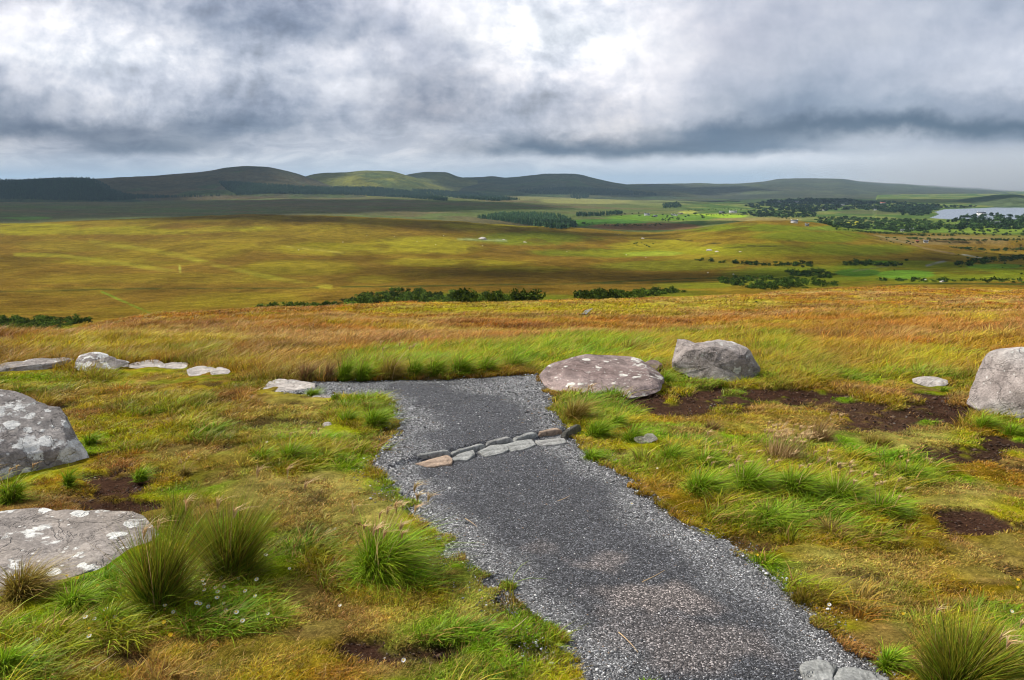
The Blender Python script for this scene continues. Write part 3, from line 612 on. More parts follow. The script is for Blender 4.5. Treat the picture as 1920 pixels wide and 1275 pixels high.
# ------------------------------------------------------------------ rocks
def rock_mat(name, base, dark, amt_l=.5, dark_amt=.5, lscale=5.0, light=(.62,.61,.57), banding=0):
    m = bpy.data.materials.new(name); m.use_nodes = True; t = NT(m.node_tree); t.n.clear()
    tc = t.new('ShaderNodeTexCoord'); pos = tc.outputs['Object']
    a = t.noise(pos, 2.2, 6, .65, .6); b_ = t.noise(pos, 9, 6, .7); f = t.noise(pos, 60, 5, .7); big = t.noise(pos, 1.1, 3, .5, .3, 4.4)
    c = t.mix(t.rng(a, .38, .64), (*base, 1), (*[v * .62 for v in base], 1))
    c = t.mix(t.m('MULTIPLY', t.rng(big, .5 - .2 * dark_amt, .72 - .2 * dark_amt), dark_amt), c, (*dark, 1))
    c = t.mix(1.0, c, t.rng(b_, .3, .7, .6, 1.35, False), 'MULTIPLY'); c = t.mix(1.0, c, t.rng(f, .3, .7, .65, 1.4, False), 'MULTIPLY')
    # crustose lichen: ragged crusts plus rounder colonies
    ln = t.noise(pos, 1.3, 2, .5, 0, 8.8); crust = t.noise(pos, lscale * .75, 9, .66, .3, 2.7)
    th = t.rng(ln, .35, .65, .70 - .10 * amt_l, .60 - .13 * amt_l, False)
    l1 = t.rng(t.m('SUBTRACT', crust, th), .0, .035)
    vo = t.new('ShaderNodeTexVoronoi'); vo.inputs['Scale'].default_value = lscale * 1.6
    wv = t.new('ShaderNodeVectorMath', operation='MULTIPLY_ADD'); nn = t.new('ShaderNodeTexNoise'); nn.inputs['Scale'].default_value = 13; nn.inputs['Detail'].default_value = 5; t.l.new(pos, nn.inputs['Vector'])
    t.l.new(nn.outputs['Color'], wv.inputs[0]); wv.inputs[1].default_value = (.10, .10, .10); t.l.new(pos, wv.inputs[2]); t.l.new(wv.outputs[0], vo.inputs['Vector'])
    hp = t.new('ShaderNodeSeparateXYZ'); t.l.new(vo.outputs['Color'], hp.inputs[0])
    rad_ = t.m('MULTIPLY', t.rng(hp.outputs[0], 1 - .42 * amt_l, 1.0), .46)
    l2 = t.rng(t.m('SUBTRACT', rad_, t.m('ADD', vo.outputs['Distance'], t.m('MULTIPLY', t.m('SUBTRACT', t.noise(pos, 50, 4, .7), .5), .25))), 0, .05)
    lm = t.m('MAXIMUM', l1, l2)
    lm2 = t.m('MULTIPLY', lm, t.rng(t.noise(pos, 70, 5, .75), .30, .52, .25, 1.0))
    c = t.mix(lm2, c, t.mix(t.rng(t.noise(pos, 18, 3), .4, .6), (*light, 1), (*[v * .78 for v in light], 1)))
    # small scattered specks
    v2 = t.new('ShaderNodeTexVoronoi'); v2.inputs['Scale'].default_value = lscale * 5; t.l.new(pos, v2.inputs['Vector'])
    s2 = t.new('ShaderNodeSeparateXYZ'); t.l.new(v2.outputs['Color'], s2.inputs[0])
    sp2 = t.m('MULTIPLY', t.rng(v2.outputs['Distance'], .30, .18), t.rng(s2.outputs[0], .84, .86)); c = t.mix(t.m('MULTIPLY', sp2, .7), c, (*light, 1))
    b = t.new('ShaderNodeBsdfPrincipled'); t.l.new(c, b.inputs['Base Color']); b.inputs['Roughness'].default_value = .9; b.inputs['Specular IOR Level'].default_value = .2
    bn = t.new('ShaderNodeBump'); bn.inputs['Strength'].default_value = .9; bn.inputs['Distance'].default_value = .03
    crk = t.m('ABSOLUTE', t.m('SUBTRACT', t.noise(pos, 2.6, 5, .6, .8, 6.1), .5)); crk = t.rng(crk, .0, .018)
    h = t.m('ADD', t.m('MULTIPLY', t.noise(pos, 14, 8, .68, .3), 1.0), t.m('ADD', t.m('MULTIPLY', f, .35), t.m('MULTIPLY', crk, .5))); h = t.m('ADD', h, t.m('MULTIPLY', lm, .1)); t.l.new(h, bn.inputs['Height'])
    t.l.new(bn.outputs[0], b.inputs['Normal'])
    out = t.new('ShaderNodeOutputMaterial'); t.l.new(b.outputs[0], out.inputs[0]); return m

def boulder(outline, label, mat, thick=.7, lean=.3, dark=0, seed=1, foot=None, boxy=3.0, rough=.035, name='boulder', cat='boulder', cuts=5, planes=(), group=None, noise_f=1.0, bury=True):
    P = np.array(outline, float); fy = foot if foot else P[:, 1].max() - 2
    fx = P[np.argmax(P[:, 1])][0] if foot is None else (P[:, 0].min() + P[:, 0].max()) / 2
    fx = min(max(fx, -200), 2100)
    g = hit([fx], [fy])[0]
    W_px = P[:, 0].max() - P[:, 0].min(); dep = math.hypot(g[0], g[1])
    Wm = W_px / F * g[1] * 1.0
    bury = bury and cat == 'boulder'
    T = thick * Wm / 2; A_ = math.atan2(g[0], g[1]); dv = np.array([math.sin(A_), math.cos(A_)]); lv = np.array([dv[1], -dv[0]])
    D0 = math.hypot(g[0], g[1]) + T * .75
    a, b, c = ray(P[:, 0], P[:, 1]); t = D0 / (a * dv[0] + b * dv[1]); X = t * (a * lv[0] + b * lv[1]); Z = CAM_Z + c * t
    cx, cz = (X.min() + X.max()) / 2, (Z.min() + Z.max()) / 2
    wc = dv * D0 + lv * cx
    # widen the base downwards so that the rock grows out of the ground
    gz = float(H(np.array([wc[0]]), np.array([wc[1]]))[0])
    ang = np.arctan2(Z - cz, X - cx); rr = np.hypot(X - cx, Z - cz); o = np.argsort(ang); ang, rr = ang[o], rr[o]
    N, M = 150, 76
    u = np.linspace(-math.pi, math.pi, N, endpoint=False); 
    th = np.concatenate([ang - 2 * math.pi, ang, ang + 2 * math.pi]); Rr = np.interp(u, th, np.tile(rr, 3))
    k = np.array([.25, .5, .25]); Rr = sum(k[i] * np.roll(Rr, i - 1) for i in range(3))
    w = np.linspace(-1, 1, M)                      # front (-1) to back (+1)
    cr = (1 - np.abs(w) ** boxy) ** (1 / boxy)
    Wg, Ug = np.meshgrid(w, u, indexing='ij'); CR = cr[:, None]
    px_ = np.cos(Ug) * Rr[None] * CR; pz_ = np.sin(Ug) * Rr[None] * CR; py_ = Wg * T
    # front face grows steeper low, top leans back
    zt = pz_ / max(1e-3, (Z.max() - cz)); py_ = py_ + lean * T * np.clip(zt, -1, 1)
    V = np.stack([px_, py_, pz_], -1).reshape(-1, 3)
    L = Wm
    def n3(sc, sd_):
        q = V / L * sc
        return (fbm(q[:, 0] + sd_, q[:, 2] + q[:, 1] * .7, 4, sd_) + fbm(q[:, 1] * 1.3 + 7, q[:, 2] - q[:, 0] * .5, 4, sd_ + 3)) - 1
    nrm = V / (np.linalg.norm(V, axis=1, keepdims=True) + 1e-6)
    ridge = np.abs(n3(3.2, seed)) * -1
    edgef = (1 - np.abs(Wg).ravel() ** 3) * .35 + .65
    V = V + nrm * ((n3(2.0, seed + 11) * rough * 1.1 + n3(6, seed + 5) * rough * 1.2 + n3(18, seed + 8) * rough * .45 + (ridge + .08) * rough * 1.2) * L * noise_f * edgef)[:, None]
    # broken faces: shallow planar cuts, mostly on the front and the top
    rc_ = np.random.default_rng(seed * 13 + 1); sc_ = np.array([np.abs(V[:, 0]).max(), np.abs(V[:, 1]).max(), np.abs(V[:, 2]).max()])
    U = V / sc_
    for _ in range(cuts):
        nn_ = np.array([rc_.uniform(-.75, .75), -1.0, rc_.uniform(-.5, 1.1)]) if rc_.random() < .75 else rc_.normal(0, 1, 3)
        nn_ /= np.linalg.norm(nn_); d_ = (U @ nn_); lim = np.percentile(d_, rc_.uniform(78, 93))
        U = U - np.outer(np.maximum(d_ - lim, 0) * .8, nn_)
    for nx_, ny_, nz_, pc_ in planes:                # the main broken faces of this rock
        nn_ = np.array([nx_, ny_, nz_], float); nn_ /= np.linalg.norm(nn_); d_ = U @ nn_; lim = np.percentile(d_, pc_)
        U = U - np.outer(np.maximum(d_ - lim, 0) * .97, nn_)
    for _ in range(16):                              # chipped planar facets
        nn_ = rc_.normal(0, 1, 3); nn_[1] -= .5; nn_ /= np.linalg.norm(nn_); d_ = U @ nn_; lim = np.percentile(d_, rc_.uniform(91, 98.5))
        U = U - np.outer(np.maximum(d_ - lim, 0) * .92, nn_)
    V = U * sc_
    V = V + nrm * ((n3(14, seed + 21) * .014 + n3(34, seed + 22) * .007) * L)[:, None]
    def toworld(V): return np.stack([wc[0] + V[:, 0] * lv[0] + V[:, 1] * dv[0], wc[1] + V[:, 0] * lv[1] + V[:, 1] * dv[1], cz + V[:, 2]], 1)
    t0, t1, b0, b1 = P[:, 0].min(), P[:, 0].max(), P[:, 1].min(), P[:, 1].max()
    for _ in range(4):                               # real size checked against the measured outline
        q = toworld(V); qx, qy, _d = project(q[:, 0], q[:, 1], q[:, 2])
        V[:, 0] *= (t1 - t0) / (qx.max() - qx.min()); V[:, 2] *= (b1 - b0) / (qy.max() - qy.min())
        q = toworld(V); qx, qy, _d = project(q[:, 0], q[:, 1], q[:, 2])
        V[:, 0] += ((t0 + t1) - (qx.max() + qx.min())) / 2 / F * D0; V[:, 2] -= ((b0 + b1) - (qy.max() + qy.min())) / 2 / F * D0
    V = toworld(V)
    cp = np.array([0, 0, CAM_Z]); lo = V[:, 2] < np.percentile(V[:, 2], 14 if lean < 1 else 22)
    for k_ in np.linspace(.92, 2.2, 90):             # how far off it really stands: where its foot meets the ground
        q = cp + (V[lo] - cp) * k_
        if np.percentile(q[:, 2] - H(q[:, 0], q[:, 1]), 80 if bury else 35) < -.02: break
    V = cp + (V - cp) * k_; m_ = V.mean(0); ctr = np.array([m_[0], m_[1], float(H(m_[:1], m_[1:2])[0])])
    o = mkmesh(name, V - ctr, quads=np.concatenate([grid_quads(M, N, wrap=True)]), mat=mat, smooth=True)
    o.location = ctr
    tag(o, label, cat, group)
    return o
RM = dict(
 grey=rock_mat('rock_grey', (.36,.33,.31), (.19,.155,.14), .5, .5, 5),
 lich=rock_mat('rock_lichen', (.36,.33,.31), (.18,.145,.13), 1.25, .5, 4.2, (.74,.73,.70)),
 lich2=rock_mat('rock_lichen_brown', (.36,.31,.27), (.24,.22,.215), .85, .5, 5.0, (.78,.77,.73)),
 purple=rock_mat('rock_purple', (.33,.255,.235), (.15,.10,.09), .95, .6, 4.5, (.70,.67,.61)),
 stain=rock_mat('rock_stained', (.50,.46,.43), (.17,.12,.105), .5, .55, 5),
 pale=rock_mat('rock_pale', (.50,.45,.41), (.30,.26,.23), .5, .4, 9),
)
def bz(ox, oy, k, pts): return [(ox + x / k, oy + y / k) for x, y in pts]
boulder([(0,753),(14,765),(35,777),(59,780),(80,794),(94,800),(108,816.5),(125,833),(146,848),(160,870),(174,892),(169,900),(146,910),(94,905),(47,905),(0,907),(-120,915),(-250,900),(-260,820),(-170,735),(-80,728)],
 'large grey boulder thick with white lichen at the left edge, peat at its foot', RM['lich'], .75, .55, seed=3, foot=903, boxy=2.6, rough=.012, cuts=1, planes=[(.45,-.6,.65,60),(.1,-1,-.15,74),(.9,-.3,.25,88)])
boulder([(0,975),(58,972),(85,973),(117,982),(175,985),(233,989),(292,998),(304,1010),(296,1040),(262,1070),(210,1100),(175,1110),(131,1098),(58,1080),(0,1068),(-100,1062),(-170,1020),(-90,975)],
 'low flat-topped boulder with round white lichen blotches behind the rush tufts at lower left', RM['lich2'], .8, 1.15, seed=5, foot=1098, boxy=3.2, rough=.014, cuts=1, planes=[(.03,-.45,1,58),(.1,-1,0,78),(.7,-.6,.4,90)])
boulder(bz(0,640,4.249,[(-90,190),(0,172),(60,146),(200,158),(400,146),(520,131),(575,150),(597,200),(597,262),(560,268),(440,262),(0,262),(-90,262)]),
 'long low grey boulder at the left edge, left of the pointed boulder', RM['grey'], .5, .5, seed=8, foot=700, rough=.012, cuts=1, planes=[(0,-1,.1,66),(0,-.2,1,86),(.8,-.7,0,88)])
boulder(bz(0,640,4.249,[(588,262),(590,220),(600,165),(640,95),(700,84),(820,84),(870,130),(930,180),(1035,226),(1030,255),(930,262),(620,264)]),
 'pale grey boulder with a blunt peak beside the long low one at upper left', RM['lich'], .6, .6, seed=11, foot=700, rough=.014, cuts=1, planes=[(.35,-.75,.5,62),(-.75,-.6,.2,82)])
for i, (pts, lab) in enumerate([
 ([(920,176),(960,168),(1012,180),(1016,200),(930,205)], 'smallest flat stone of the row, against the foot of the peaked boulder'),
 ([(1040,195),(1060,172),(1140,158),(1290,186),(1312,226),(1200,230),(1060,220)], 'widest flat grey stone at the left end of the low stone row'),
 ([(1300,196),(1400,182),(1478,178),(1482,200),(1400,214),(1310,216)], 'narrow flat stone in the middle of the low stone row'),
 ([(1500,228),(1540,212),(1630,208),(1705,228),(1690,250),(1540,256)], 'pinkish flat stone fourth along the low stone row in the grass'),
 ([(1690,244),(1730,226),(1785,213),(1822,238),(1800,258),(1710,258)], 'last flat stone at the right end of the low stone row')]):
    ym = sum(p[1] for p in pts) / len(pts); pts = [(p[0] + (14 if p[0] > sum(q[0] for q in pts) / len(pts) else -14), p[1] + (20 if p[1] > ym else -8)) for p in pts]
    boulder(bz(0,640,4.249,pts), lab, RM['pale'] if i else RM['grey'], 1.0, .9, seed=20 + i, foot=640 + max(p[1] for p in pts) / 4.249, rough=.018, cuts=1, planes=[(0,-.5,1,62),(0,-1,0,80)], name='flat_stone', cat='stone', group='low row of flat stones at the left')
boulder(bz(480,680,6.373,[(80,265),(220,252),(350,218),(420,238),(560,228),(700,238),(722,270),(640,310),(520,352),(430,374),(320,360),(130,328)]),
 'pale flat bedrock slab at the left end of the path', RM['pale'], 1.0, .9, seed=31, foot=738, rough=.012, cuts=2, name='flat_stone', cat='stone')
boulder(bz(480,680,6.373,[(655,398),(740,378),(890,398),(900,430),(820,440),(700,425)]),
 'small pale stone in the turf just below the bedrock slab', RM['pale'], 1.0, .8, seed=33, foot=749, rough=.03, name='stone', cat='stone')
boulder(bz(480,680,6.373,[(790,740),(815,712),(870,705),(905,725),(910,765),(870,795),(815,780)]),
 'small grey stone in the grass left of the path bend', RM['pale'], .9, .5, seed=35, foot=804, name='stone', cat='stone', rough=.05)
boulder(bz(480,680,6.373,[(985,790),(1000,765),(1050,758),(1075,780),(1060,805),(1000,805)]),
 'smaller grey stone just right of another in the grass by the path bend', RM['pale'], .9, .5, seed=36, foot=806, name='stone', cat='stone', rough=.05)
boulder([(1011,712),(1014,694),(1028,683),(1053,673),(1081,667),(1108,665),(1135,668),(1163,674),(1188,685),(1219,699),(1246,720),(1243,730),(1219,733),(1197,735),(1176,747),(1160,742),(1135,735),(1100,738),(1069,742),(1031,744)],
 'big reddish brown slab with white lichen spots at the right of the path', RM['purple'], .75, 1.15, seed=41, foot=742, boxy=3.4, rough=.010, cuts=1, bury=False, planes=[(.05,-.42,1,56),(-.1,-1,-.1,80),(-.8,-.6,.2,88)])
boulder([(1198,688),(1207,680),(1235,674.5),(1242,680),(1236,695),(1220,701),(1203,699)],
 'small flat brown stone between the reddish slab and the big grey boulder', RM['purple'], .8, .8, seed=43, foot=700, name='stone', cat='stone')
boulder([(1259.5,662),(1264,649),(1276,643),(1310,643),(1318,648),(1332,647),(1348,643.5),(1361,638.5),(1375,635.5),(1389,641),(1408,651),(1416,659.6),(1418,681.5),(1425,700),(1426,711),(1392,724),(1354,725),(1330,718),(1310,708),(1282,694),(1263,678)],
 'big saddle-backed grey boulder stained dark brown, on bare peat beyond the slab', RM['stain'], .6, .28, seed=47, foot=720, boxy=4.5, rough=.010, cuts=1, planes=[(-.08,-1,.12,60),(.85,-.7,.12,86),(-.8,-.5,-.2,90),(.1,-.45,1,88)])
boulder([(1710,716),(1718,712.5),(1734,705.5),(1748,707),(1766,713.5),(1779,720),(1773,725),(1750,726),(1718,722)],
 'low whitish stone half sunk in grass left of the right-hand boulder', RM['pale'], .7, .5, seed=51, foot=724, name='stone', cat='stone')
boulder([(1812,756),(1822,738),(1833,717),(1844,696),(1860,681),(1875,668),(1891,659.5),(1907,654.5),(1920,653),(1960,650),(2010,668),(2045,712),(2055,775),(1990,805),(1920,792),(1893,782),(1870,774),(1836,764)],
 'rounded purplish grey boulder cut off by the right edge', RM['stain'], .8, .45, seed=53, foot=790, boxy=2.8, rough=.010, cuts=1, planes=[(-.6,-.75,.4,64),(.05,-1,-.35,78),(.3,-.6,.8,82)])
boulder([(1188,826),(1206,819),(1225,812.5),(1234,819),(1218,827),(1192,836)],
 'pale oblong stone lying among green tussocks right of the step', RM['pale'], .45, .4, seed=57, foot=832, name='stone', cat='stone', rough=.02)

def slab(poly, h, label, mat, name='flat_stone', cat='stone', tilt=0, group=None, seed=1, lift=0.0, fz=None):
    """flat quarried stone: outline on the ground, thickness h, chamfered, uneven top"""
    g = hit([p[0] for p in poly], [p[1] for p in poly], H)[:, :2]
    c = g.mean(0); g = g - c
    # densify outline
    P = []
    for i in range(len(g)):
        a, b = g[i], g[(i + 1) % len(g)]; n = max(2, int(np.hypot(*(b - a)) / .02))
        for k in range(n): P.append(a + (b - a) * k / n)
    P = np.array(P); n = len(P); rs = np.random.default_rng(seed)
    P = P * (1 + (fbm(P[:, 0] / .05 + seed, P[:, 1] / .05, 3, seed)[:, None] - .5) * .10)
    rings = [(1.0, -.08), (1.01, h * .3), (1.0, h * .93), (.985, h), (.7, h), (.35, h), (.02, h)]
    V = []
    for k, z in rings:
        q = P * k if k > .9 else P * k
        zz = np.full(n, z) + (fbm(q[:, 0] / .07 + seed, q[:, 1] / .07, 3, seed + 2) - .5) * .010 * (z > h * .7) + q[:, 1] * tilt
        V.append(np.stack([q[:, 0], q[:, 1], zz], 1))
    V = np.concatenate(V); z0 = float(fz if fz is not None else path_z(np.array([c[0]]), np.array([c[1]]))[0]) + lift
    o = mkmesh(name, V, quads=grid_quads(len(rings), n, wrap=True), mat=mat); o.location = (c[0], c[1], z0)
    me = o.data; me.flip_normals() if False else None
    return tag(o, label, cat, group)
SM = dict(
 slate=rock_mat('slate_grey', (.42,.42,.40), (.15,.155,.15), .35, .5, 14, (.42,.42,.40)),
 sand=rock_mat('sandstone_orange', (.44,.31,.22), (.33,.27,.22), .2, .5, 14, (.55,.42,.32)),
 pale=rock_mat('stone_palegrey', (.36,.355,.34), (.24,.235,.22), .4, .5, 14, (.5,.5,.48)),
 dark=rock_mat('stone_dark', (.14,.135,.12), (.08,.07,.05), .2, .5, 14))
G_ = 'stones of the step across the path'
for P, h, lab, mt in [
 ([(779,869),(839,855),(848,861),(847,868),(812,873),(796,873)], .018, 'orange-brown flat stone at the left end of the lower row of the step', 'sand'),
 ([(845,860),(860,852),(888,846),(891,852),(876,861),(850,861)], .018, 'second flat stone of the lower row of the step, next to the orange one', 'slate'),
 ([(896,847),(920,838),(946,836),(954,844),(940,849),(912,854)], .018, 'widest grey flat stone, third in the lower row of the step', 'slate'),
 ([(943,834),(970,828),(997,826),(1004,834),(985,840),(957,846)], .018, 'flat grey stone fourth along the lower row of the step', 'slate'),
 ([(1004,826),(1030,824),(1058,823),(1062,830),(1040,832),(1010,834)], .018, 'pale flat stone at the right end of the lower row of the step', 'pale')]:
    slab(P, h, lab, SM[mt], group=G_, seed=int(P[0][0]))
def kerb(p0, p1, hpx, thick, label, mat, seed):
    """upright edging stone between two pixels of its foot"""
    g = hit([p0[0], p1[0]], [p0[1], p1[1]], H)[:, :2]; a, b = g; d = b - a; L = np.hypot(*d); ux = d / L; nn = np.array([-ux[1], ux[0]])
    h = hpx / F * math.hypot(*a) * .85; n = max(12, int(L / .012)); t = np.linspace(0, 1, n)
    prof = [(0, -.08), (0, h * .5), (.004, h * .9), (.012, h), (thick - .012, h), (thick, h * .9), (thick, -.08)]
    V = []
    for k, (o_, z) in enumerate(prof):
        endt = 1 - .55 * (np.abs(t * 2 - 1) ** 8) * (z > 0)
        zz = z * endt + (fbm(t * 7 + seed, t * 0 + k * .35, 3, seed) - .5) * .016 * (z > 0)
        oo = o_ + (fbm(t * 9 + seed, t * 0 + k * .5, 3, seed + 4) - .5) * .014
        q = a[None] + ux[None] * (t * L)[:, None] + nn[None] * oo[:, None]
        V.append(np.stack([q[:, 0], q[:, 1], zz], 1))
    V = np.concatenate(V); c = (a + b) / 2; z0 = float(H0(np.array([c[0]]), np.array([c[1]]))[0]) - .012
    V -= np.array([c[0], c[1], 0]); q = grid_quads(len(prof), n)
    m_ = len(prof); caps = [[k * n for k in range(m_)][::-1], [k * n + n - 1 for k in range(m_)]]
    tr = []
    for cp in caps:
        for k in range(1, m_ - 1): tr.append([cp[0], cp[k], cp[k + 1]])
    o = mkmesh('edging_stone', V, quads=q[:, ::-1], tris=np.array(tr), mat=SM[mat]); o.location = (c[0], c[1], z0)
    tag(o, label, 'stone', G_)
kerb((777,864), (845,853), 15, .05, 'grey edging stone at the left end of the upper row of the step', 'slate', 1)
kerb((848,853), (911,839), 11, .045, 'low dark grey edging stone, second from the left in the upper row', 'slate', 2)
kerb((913,838), (963,829), 14, .06, 'rounded pale edging stone in the middle of the upper row of the step', 'pale', 3)
kerb((966,829), (1009,818), 12, .06, 'grey edging stone left of the orange one in the upper row of the step', 'slate', 4)
kerb((1011,818), (1054,812), 12, .06, 'orange edging stone near the right end of the upper row of the step', 'sand', 5)
kerb((1060,822), (1090,808), 17, .05, 'dark edging stone half hidden by tussocks at the right end of the step', 'dark', 6)
slab([(1499,1250),(1509,1242),(1535,1240),(1569,1252),(1562,1264),(1562,1290),(1522,1288),(1505,1266)], .014, 'grey flat stone at the bottom edge of the photo, left of its neighbour', SM['slate'], seed=9)
slab([(1560,1272),(1571,1253),(1602,1252),(1642,1262),(1668,1276),(1690,1312),(1572,1312)], .016, 'grey flat stone at the bottom edge of the photo, right of its neighbour', SM['slate'], seed=12)

# ------------------------------------------------------------------ grass
def blades(name, root, h, lean, w, c0, c1, seg=2, droop=.25, mat=None, parent=None, link=True, bow=1.8):
    n = len(h); a = rng.uniform(0, math.pi, n); side = np.stack([np.cos(a), np.sin(a), np.zeros(n)], 1)
    ts = np.linspace(0, 1, seg + 1); V = np.empty((n, 2 * seg + 1, 3), np.float32); C = np.empty((n, 2 * seg + 1, 3), np.float32)
    droop = np.broadcast_to(droop, (n,))
    for k, t in enumerate(ts):
        p = root.copy(); p[:, :2] += lean * (h * t ** bow)[:, None]; p[:, 2] += h * (t - droop * t * t)
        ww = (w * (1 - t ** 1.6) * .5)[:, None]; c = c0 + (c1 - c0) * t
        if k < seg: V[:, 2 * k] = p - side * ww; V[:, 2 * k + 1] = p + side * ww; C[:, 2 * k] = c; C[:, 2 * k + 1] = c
        else: V[:, 2 * k] = p; C[:, 2 * k] = c
    b = (np.arange(n) * (2 * seg + 1))[:, None]
    Q = np.concatenate([b + np.array([[2 * k, 2 * k + 1, 2 * k + 3, 2 * k + 2]]) for k in range(seg - 1)]) if seg > 1 else None
    T = b + np.array([[2 * seg - 2, 2 * seg - 1, 2 * seg]])
    return mkmesh(name, V.reshape(-1, 3), quads=Q, tris=T, col=C.reshape(-1, 3), mat=mat or M_blade, parent=parent, link=link)

ROCKS = [o for o in COL.objects if o.name.split('.')[0] in ('boulder',)]
SMALL = [o for o in COL.objects if o.name.split('.')[0] in ('flat_stone', 'stone')]
RC2 = [(o.location.x * (1 - .22 / o.location.y), o.location.y - .22, max(abs(v[0]) for v in o.bound_box) + .06, max(abs(v[1]) for v in o.bound_box) + .28) for o in SMALL if o.location.y > 4]
RC = [(o.location.x, o.location.y, max(abs(v[0]) for v in o.bound_box), max(abs(v[1]) for v in o.bound_box)) for o in ROCKS]
def on_rock(x, y, k=.85):
    m = np.zeros(len(x), bool)
    for a, b, wx, wy in RC: m |= ((x - a) / wx) ** 2 + ((y - b) / wy) ** 2 < k
    for a, b, wx, wy in RC2: m |= ((x - a) / wx) ** 2 + ((y - b) / wy) ** 2 < 1
    return m
def jitc(c, n, am=.25):
    return np.clip(c * (1 + rng.normal(0, am, (n, 1))) * (1 + rng.normal(0, .08, (n, 3))), .003, .9)
WIND = np.array([.55, -.12])
def cover(name, label, nc, r0, r1, per, crad, hgt, wid, cat='grass', amax=41, leanw=.5, spread=.6, seg=2, dens=None, droop=.3, p=1.0, hmod=None, cmod=None):
    x, y, r = scatter_polar(nc, r0, r1, amax, p)
    keep = ~on_rock(x, y)
    z = H(x, y); px, py, _ = project(x, y, z); c, pe = near_color(x, y, px, py)
    if dens is not None: keep &= rng.random(nc) < dens(x, y, px, py, pe)
    x, y, r, px, py, c, pe = [a[keep] for a in (x, y, r, px, py, c, pe)]; n = len(x)
    sc = crad(r); hh = hgt(r) * rng.uniform(.6, 1.35, n)
    if hmod is not None: hh = hh * hmod(x, y, px, py, pe)
    hh = hh * (1 - .78 * blob(px, py, [(330,712,150,26,1),(60,712,120,22,1),(1745,735,50,14,1),(1205,845,40,16,1),(640,812,50,12,.8),(545,750,60,14,.8)]))
    cl = jitc(c * 1.15, n, .2)
    if cmod is not None: cl = cmod(cl, x, y, px, py)
    dirn = WIND * leanw + rng.normal(0, .18, (n, 2))
    R_ = np.repeat; a = rng.uniform(0, 6.283, n * per); rd = np.sqrt(rng.random(n * per)) * R_(sc, per)
    ox, oy = np.cos(a) * rd, np.sin(a) * rd
    bx, by = R_(x, per) + ox, R_(y, per) + oy
    h = R_(hh, per) * rng.uniform(.45, 1.15, n * per)
    lean = R_(dirn, per, 0) + np.stack([ox, oy], 1) / R_(sc, per)[:, None] * spread + rng.normal(0, .34, (n * per, 2))
    root = np.stack([bx, by, H(bx, by) - .012], 1)
    if r0 < 13:
        k = pathmask(bx, by, .02, pathjit(bx, by) - .01) < .5; root, h, lean = root[k], h[k], lean[k]
        cb = R_(cl, per, 0)[k]; rr = R_(r, per)[k]
    else: cb = R_(cl, per, 0); rr = R_(r, per)
    m = len(h); cb = jitc(cb, m, .3)
    dry = rng.random(m) < .13; cb[dry] = C_TAN * rng.uniform(.5, 1.15, (dry.sum(), 1))
    w = wid(rr) * rng.uniform(.7, 1.4, m)
    o = blades(name, root, h, lean, w, cb * np.array([.52, .42, .5]), cb * np.array([1.30, 1.22, 1.1]), seg=seg, droop=droop)  # brown blade roots, darkened to paint shade low in the grass
    tag(o, label, cat, kind='stuff'); print(name, m); return o
def hm_near(x, y, px, py, pe):
    g = blob(px, py, GREENS); d = blob(px, py, DRYS)
    up = 1 - sstep(720, 830, py)
    return (1 + 1.5 * g) * (1 - .35 * d) * (1 - .6 * pe) * (1 + .9 * up) * (.6 + 1.1 * fbm(x / .5, y / .5, 2, 91))
dn_near = lambda x, y, px, py, pe: np.clip(1 - pe * 1.05, .04, 1)
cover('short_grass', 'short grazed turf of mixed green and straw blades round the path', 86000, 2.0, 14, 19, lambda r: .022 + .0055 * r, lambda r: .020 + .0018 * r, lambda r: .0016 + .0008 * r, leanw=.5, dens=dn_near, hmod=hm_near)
def hm_tuft(x, y, px, py, pe): return .7 + .9 * fbm(x / .8, y / .8, 2, 95)
def dn_tuft(x, y, px, py, pe):
    return np.clip(.03 + .8 * blob(px, py, GREENS) + .22 * (1 - sstep(700, 800, py)) - 1.6 * pe - .25 * blob(px, py, DRYS), 0, 1) * ((fbm(x / .6, y / .6, 3, 96) > .45) | (blob(px, py, GREENS) > .75))
def cm_tuft(c, x, y, px, py):
    g = blob(px, py, GREENS); t = sstep(.4, .6, fbm(x / .9, y / .9, 2, 97))
    return lerp(c, lerp(np.broadcast_to(C_GREEN, c.shape), C_YG * .9, t), .25 + .6 * g)
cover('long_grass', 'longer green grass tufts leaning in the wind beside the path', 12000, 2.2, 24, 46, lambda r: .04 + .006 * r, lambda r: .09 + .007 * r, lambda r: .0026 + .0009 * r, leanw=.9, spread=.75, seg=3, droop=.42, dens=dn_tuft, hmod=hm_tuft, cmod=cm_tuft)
def hm_sed(x, y, px, py, pe): return (.5 + 1.1 * fbm(x / 2.2, y / 2.2, 3, 98)) * (1 + .6 * blob(px, py, GREENS))
def cm_sed(c, x, y, px, py): return c * (0.8 + .5 * fbm(x / 1.5, y / .8, 2, 99))[:, None]
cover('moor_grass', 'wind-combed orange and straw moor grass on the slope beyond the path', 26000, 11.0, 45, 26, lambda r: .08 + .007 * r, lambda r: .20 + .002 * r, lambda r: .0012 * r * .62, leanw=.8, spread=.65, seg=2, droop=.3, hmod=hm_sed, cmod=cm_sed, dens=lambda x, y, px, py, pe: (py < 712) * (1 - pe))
cover('far_moor_grass', 'distant tufted moor grass near the brow of the slope', 17000, 40, 200, 14, lambda r: .15 + .007 * r, lambda r: .26 + .0012 * r, lambda r: .00075 * r, leanw=1.0, spread=.5, seg=2, droop=.35, hmod=hm_sed, cmod=cm_sed, p=1.3)

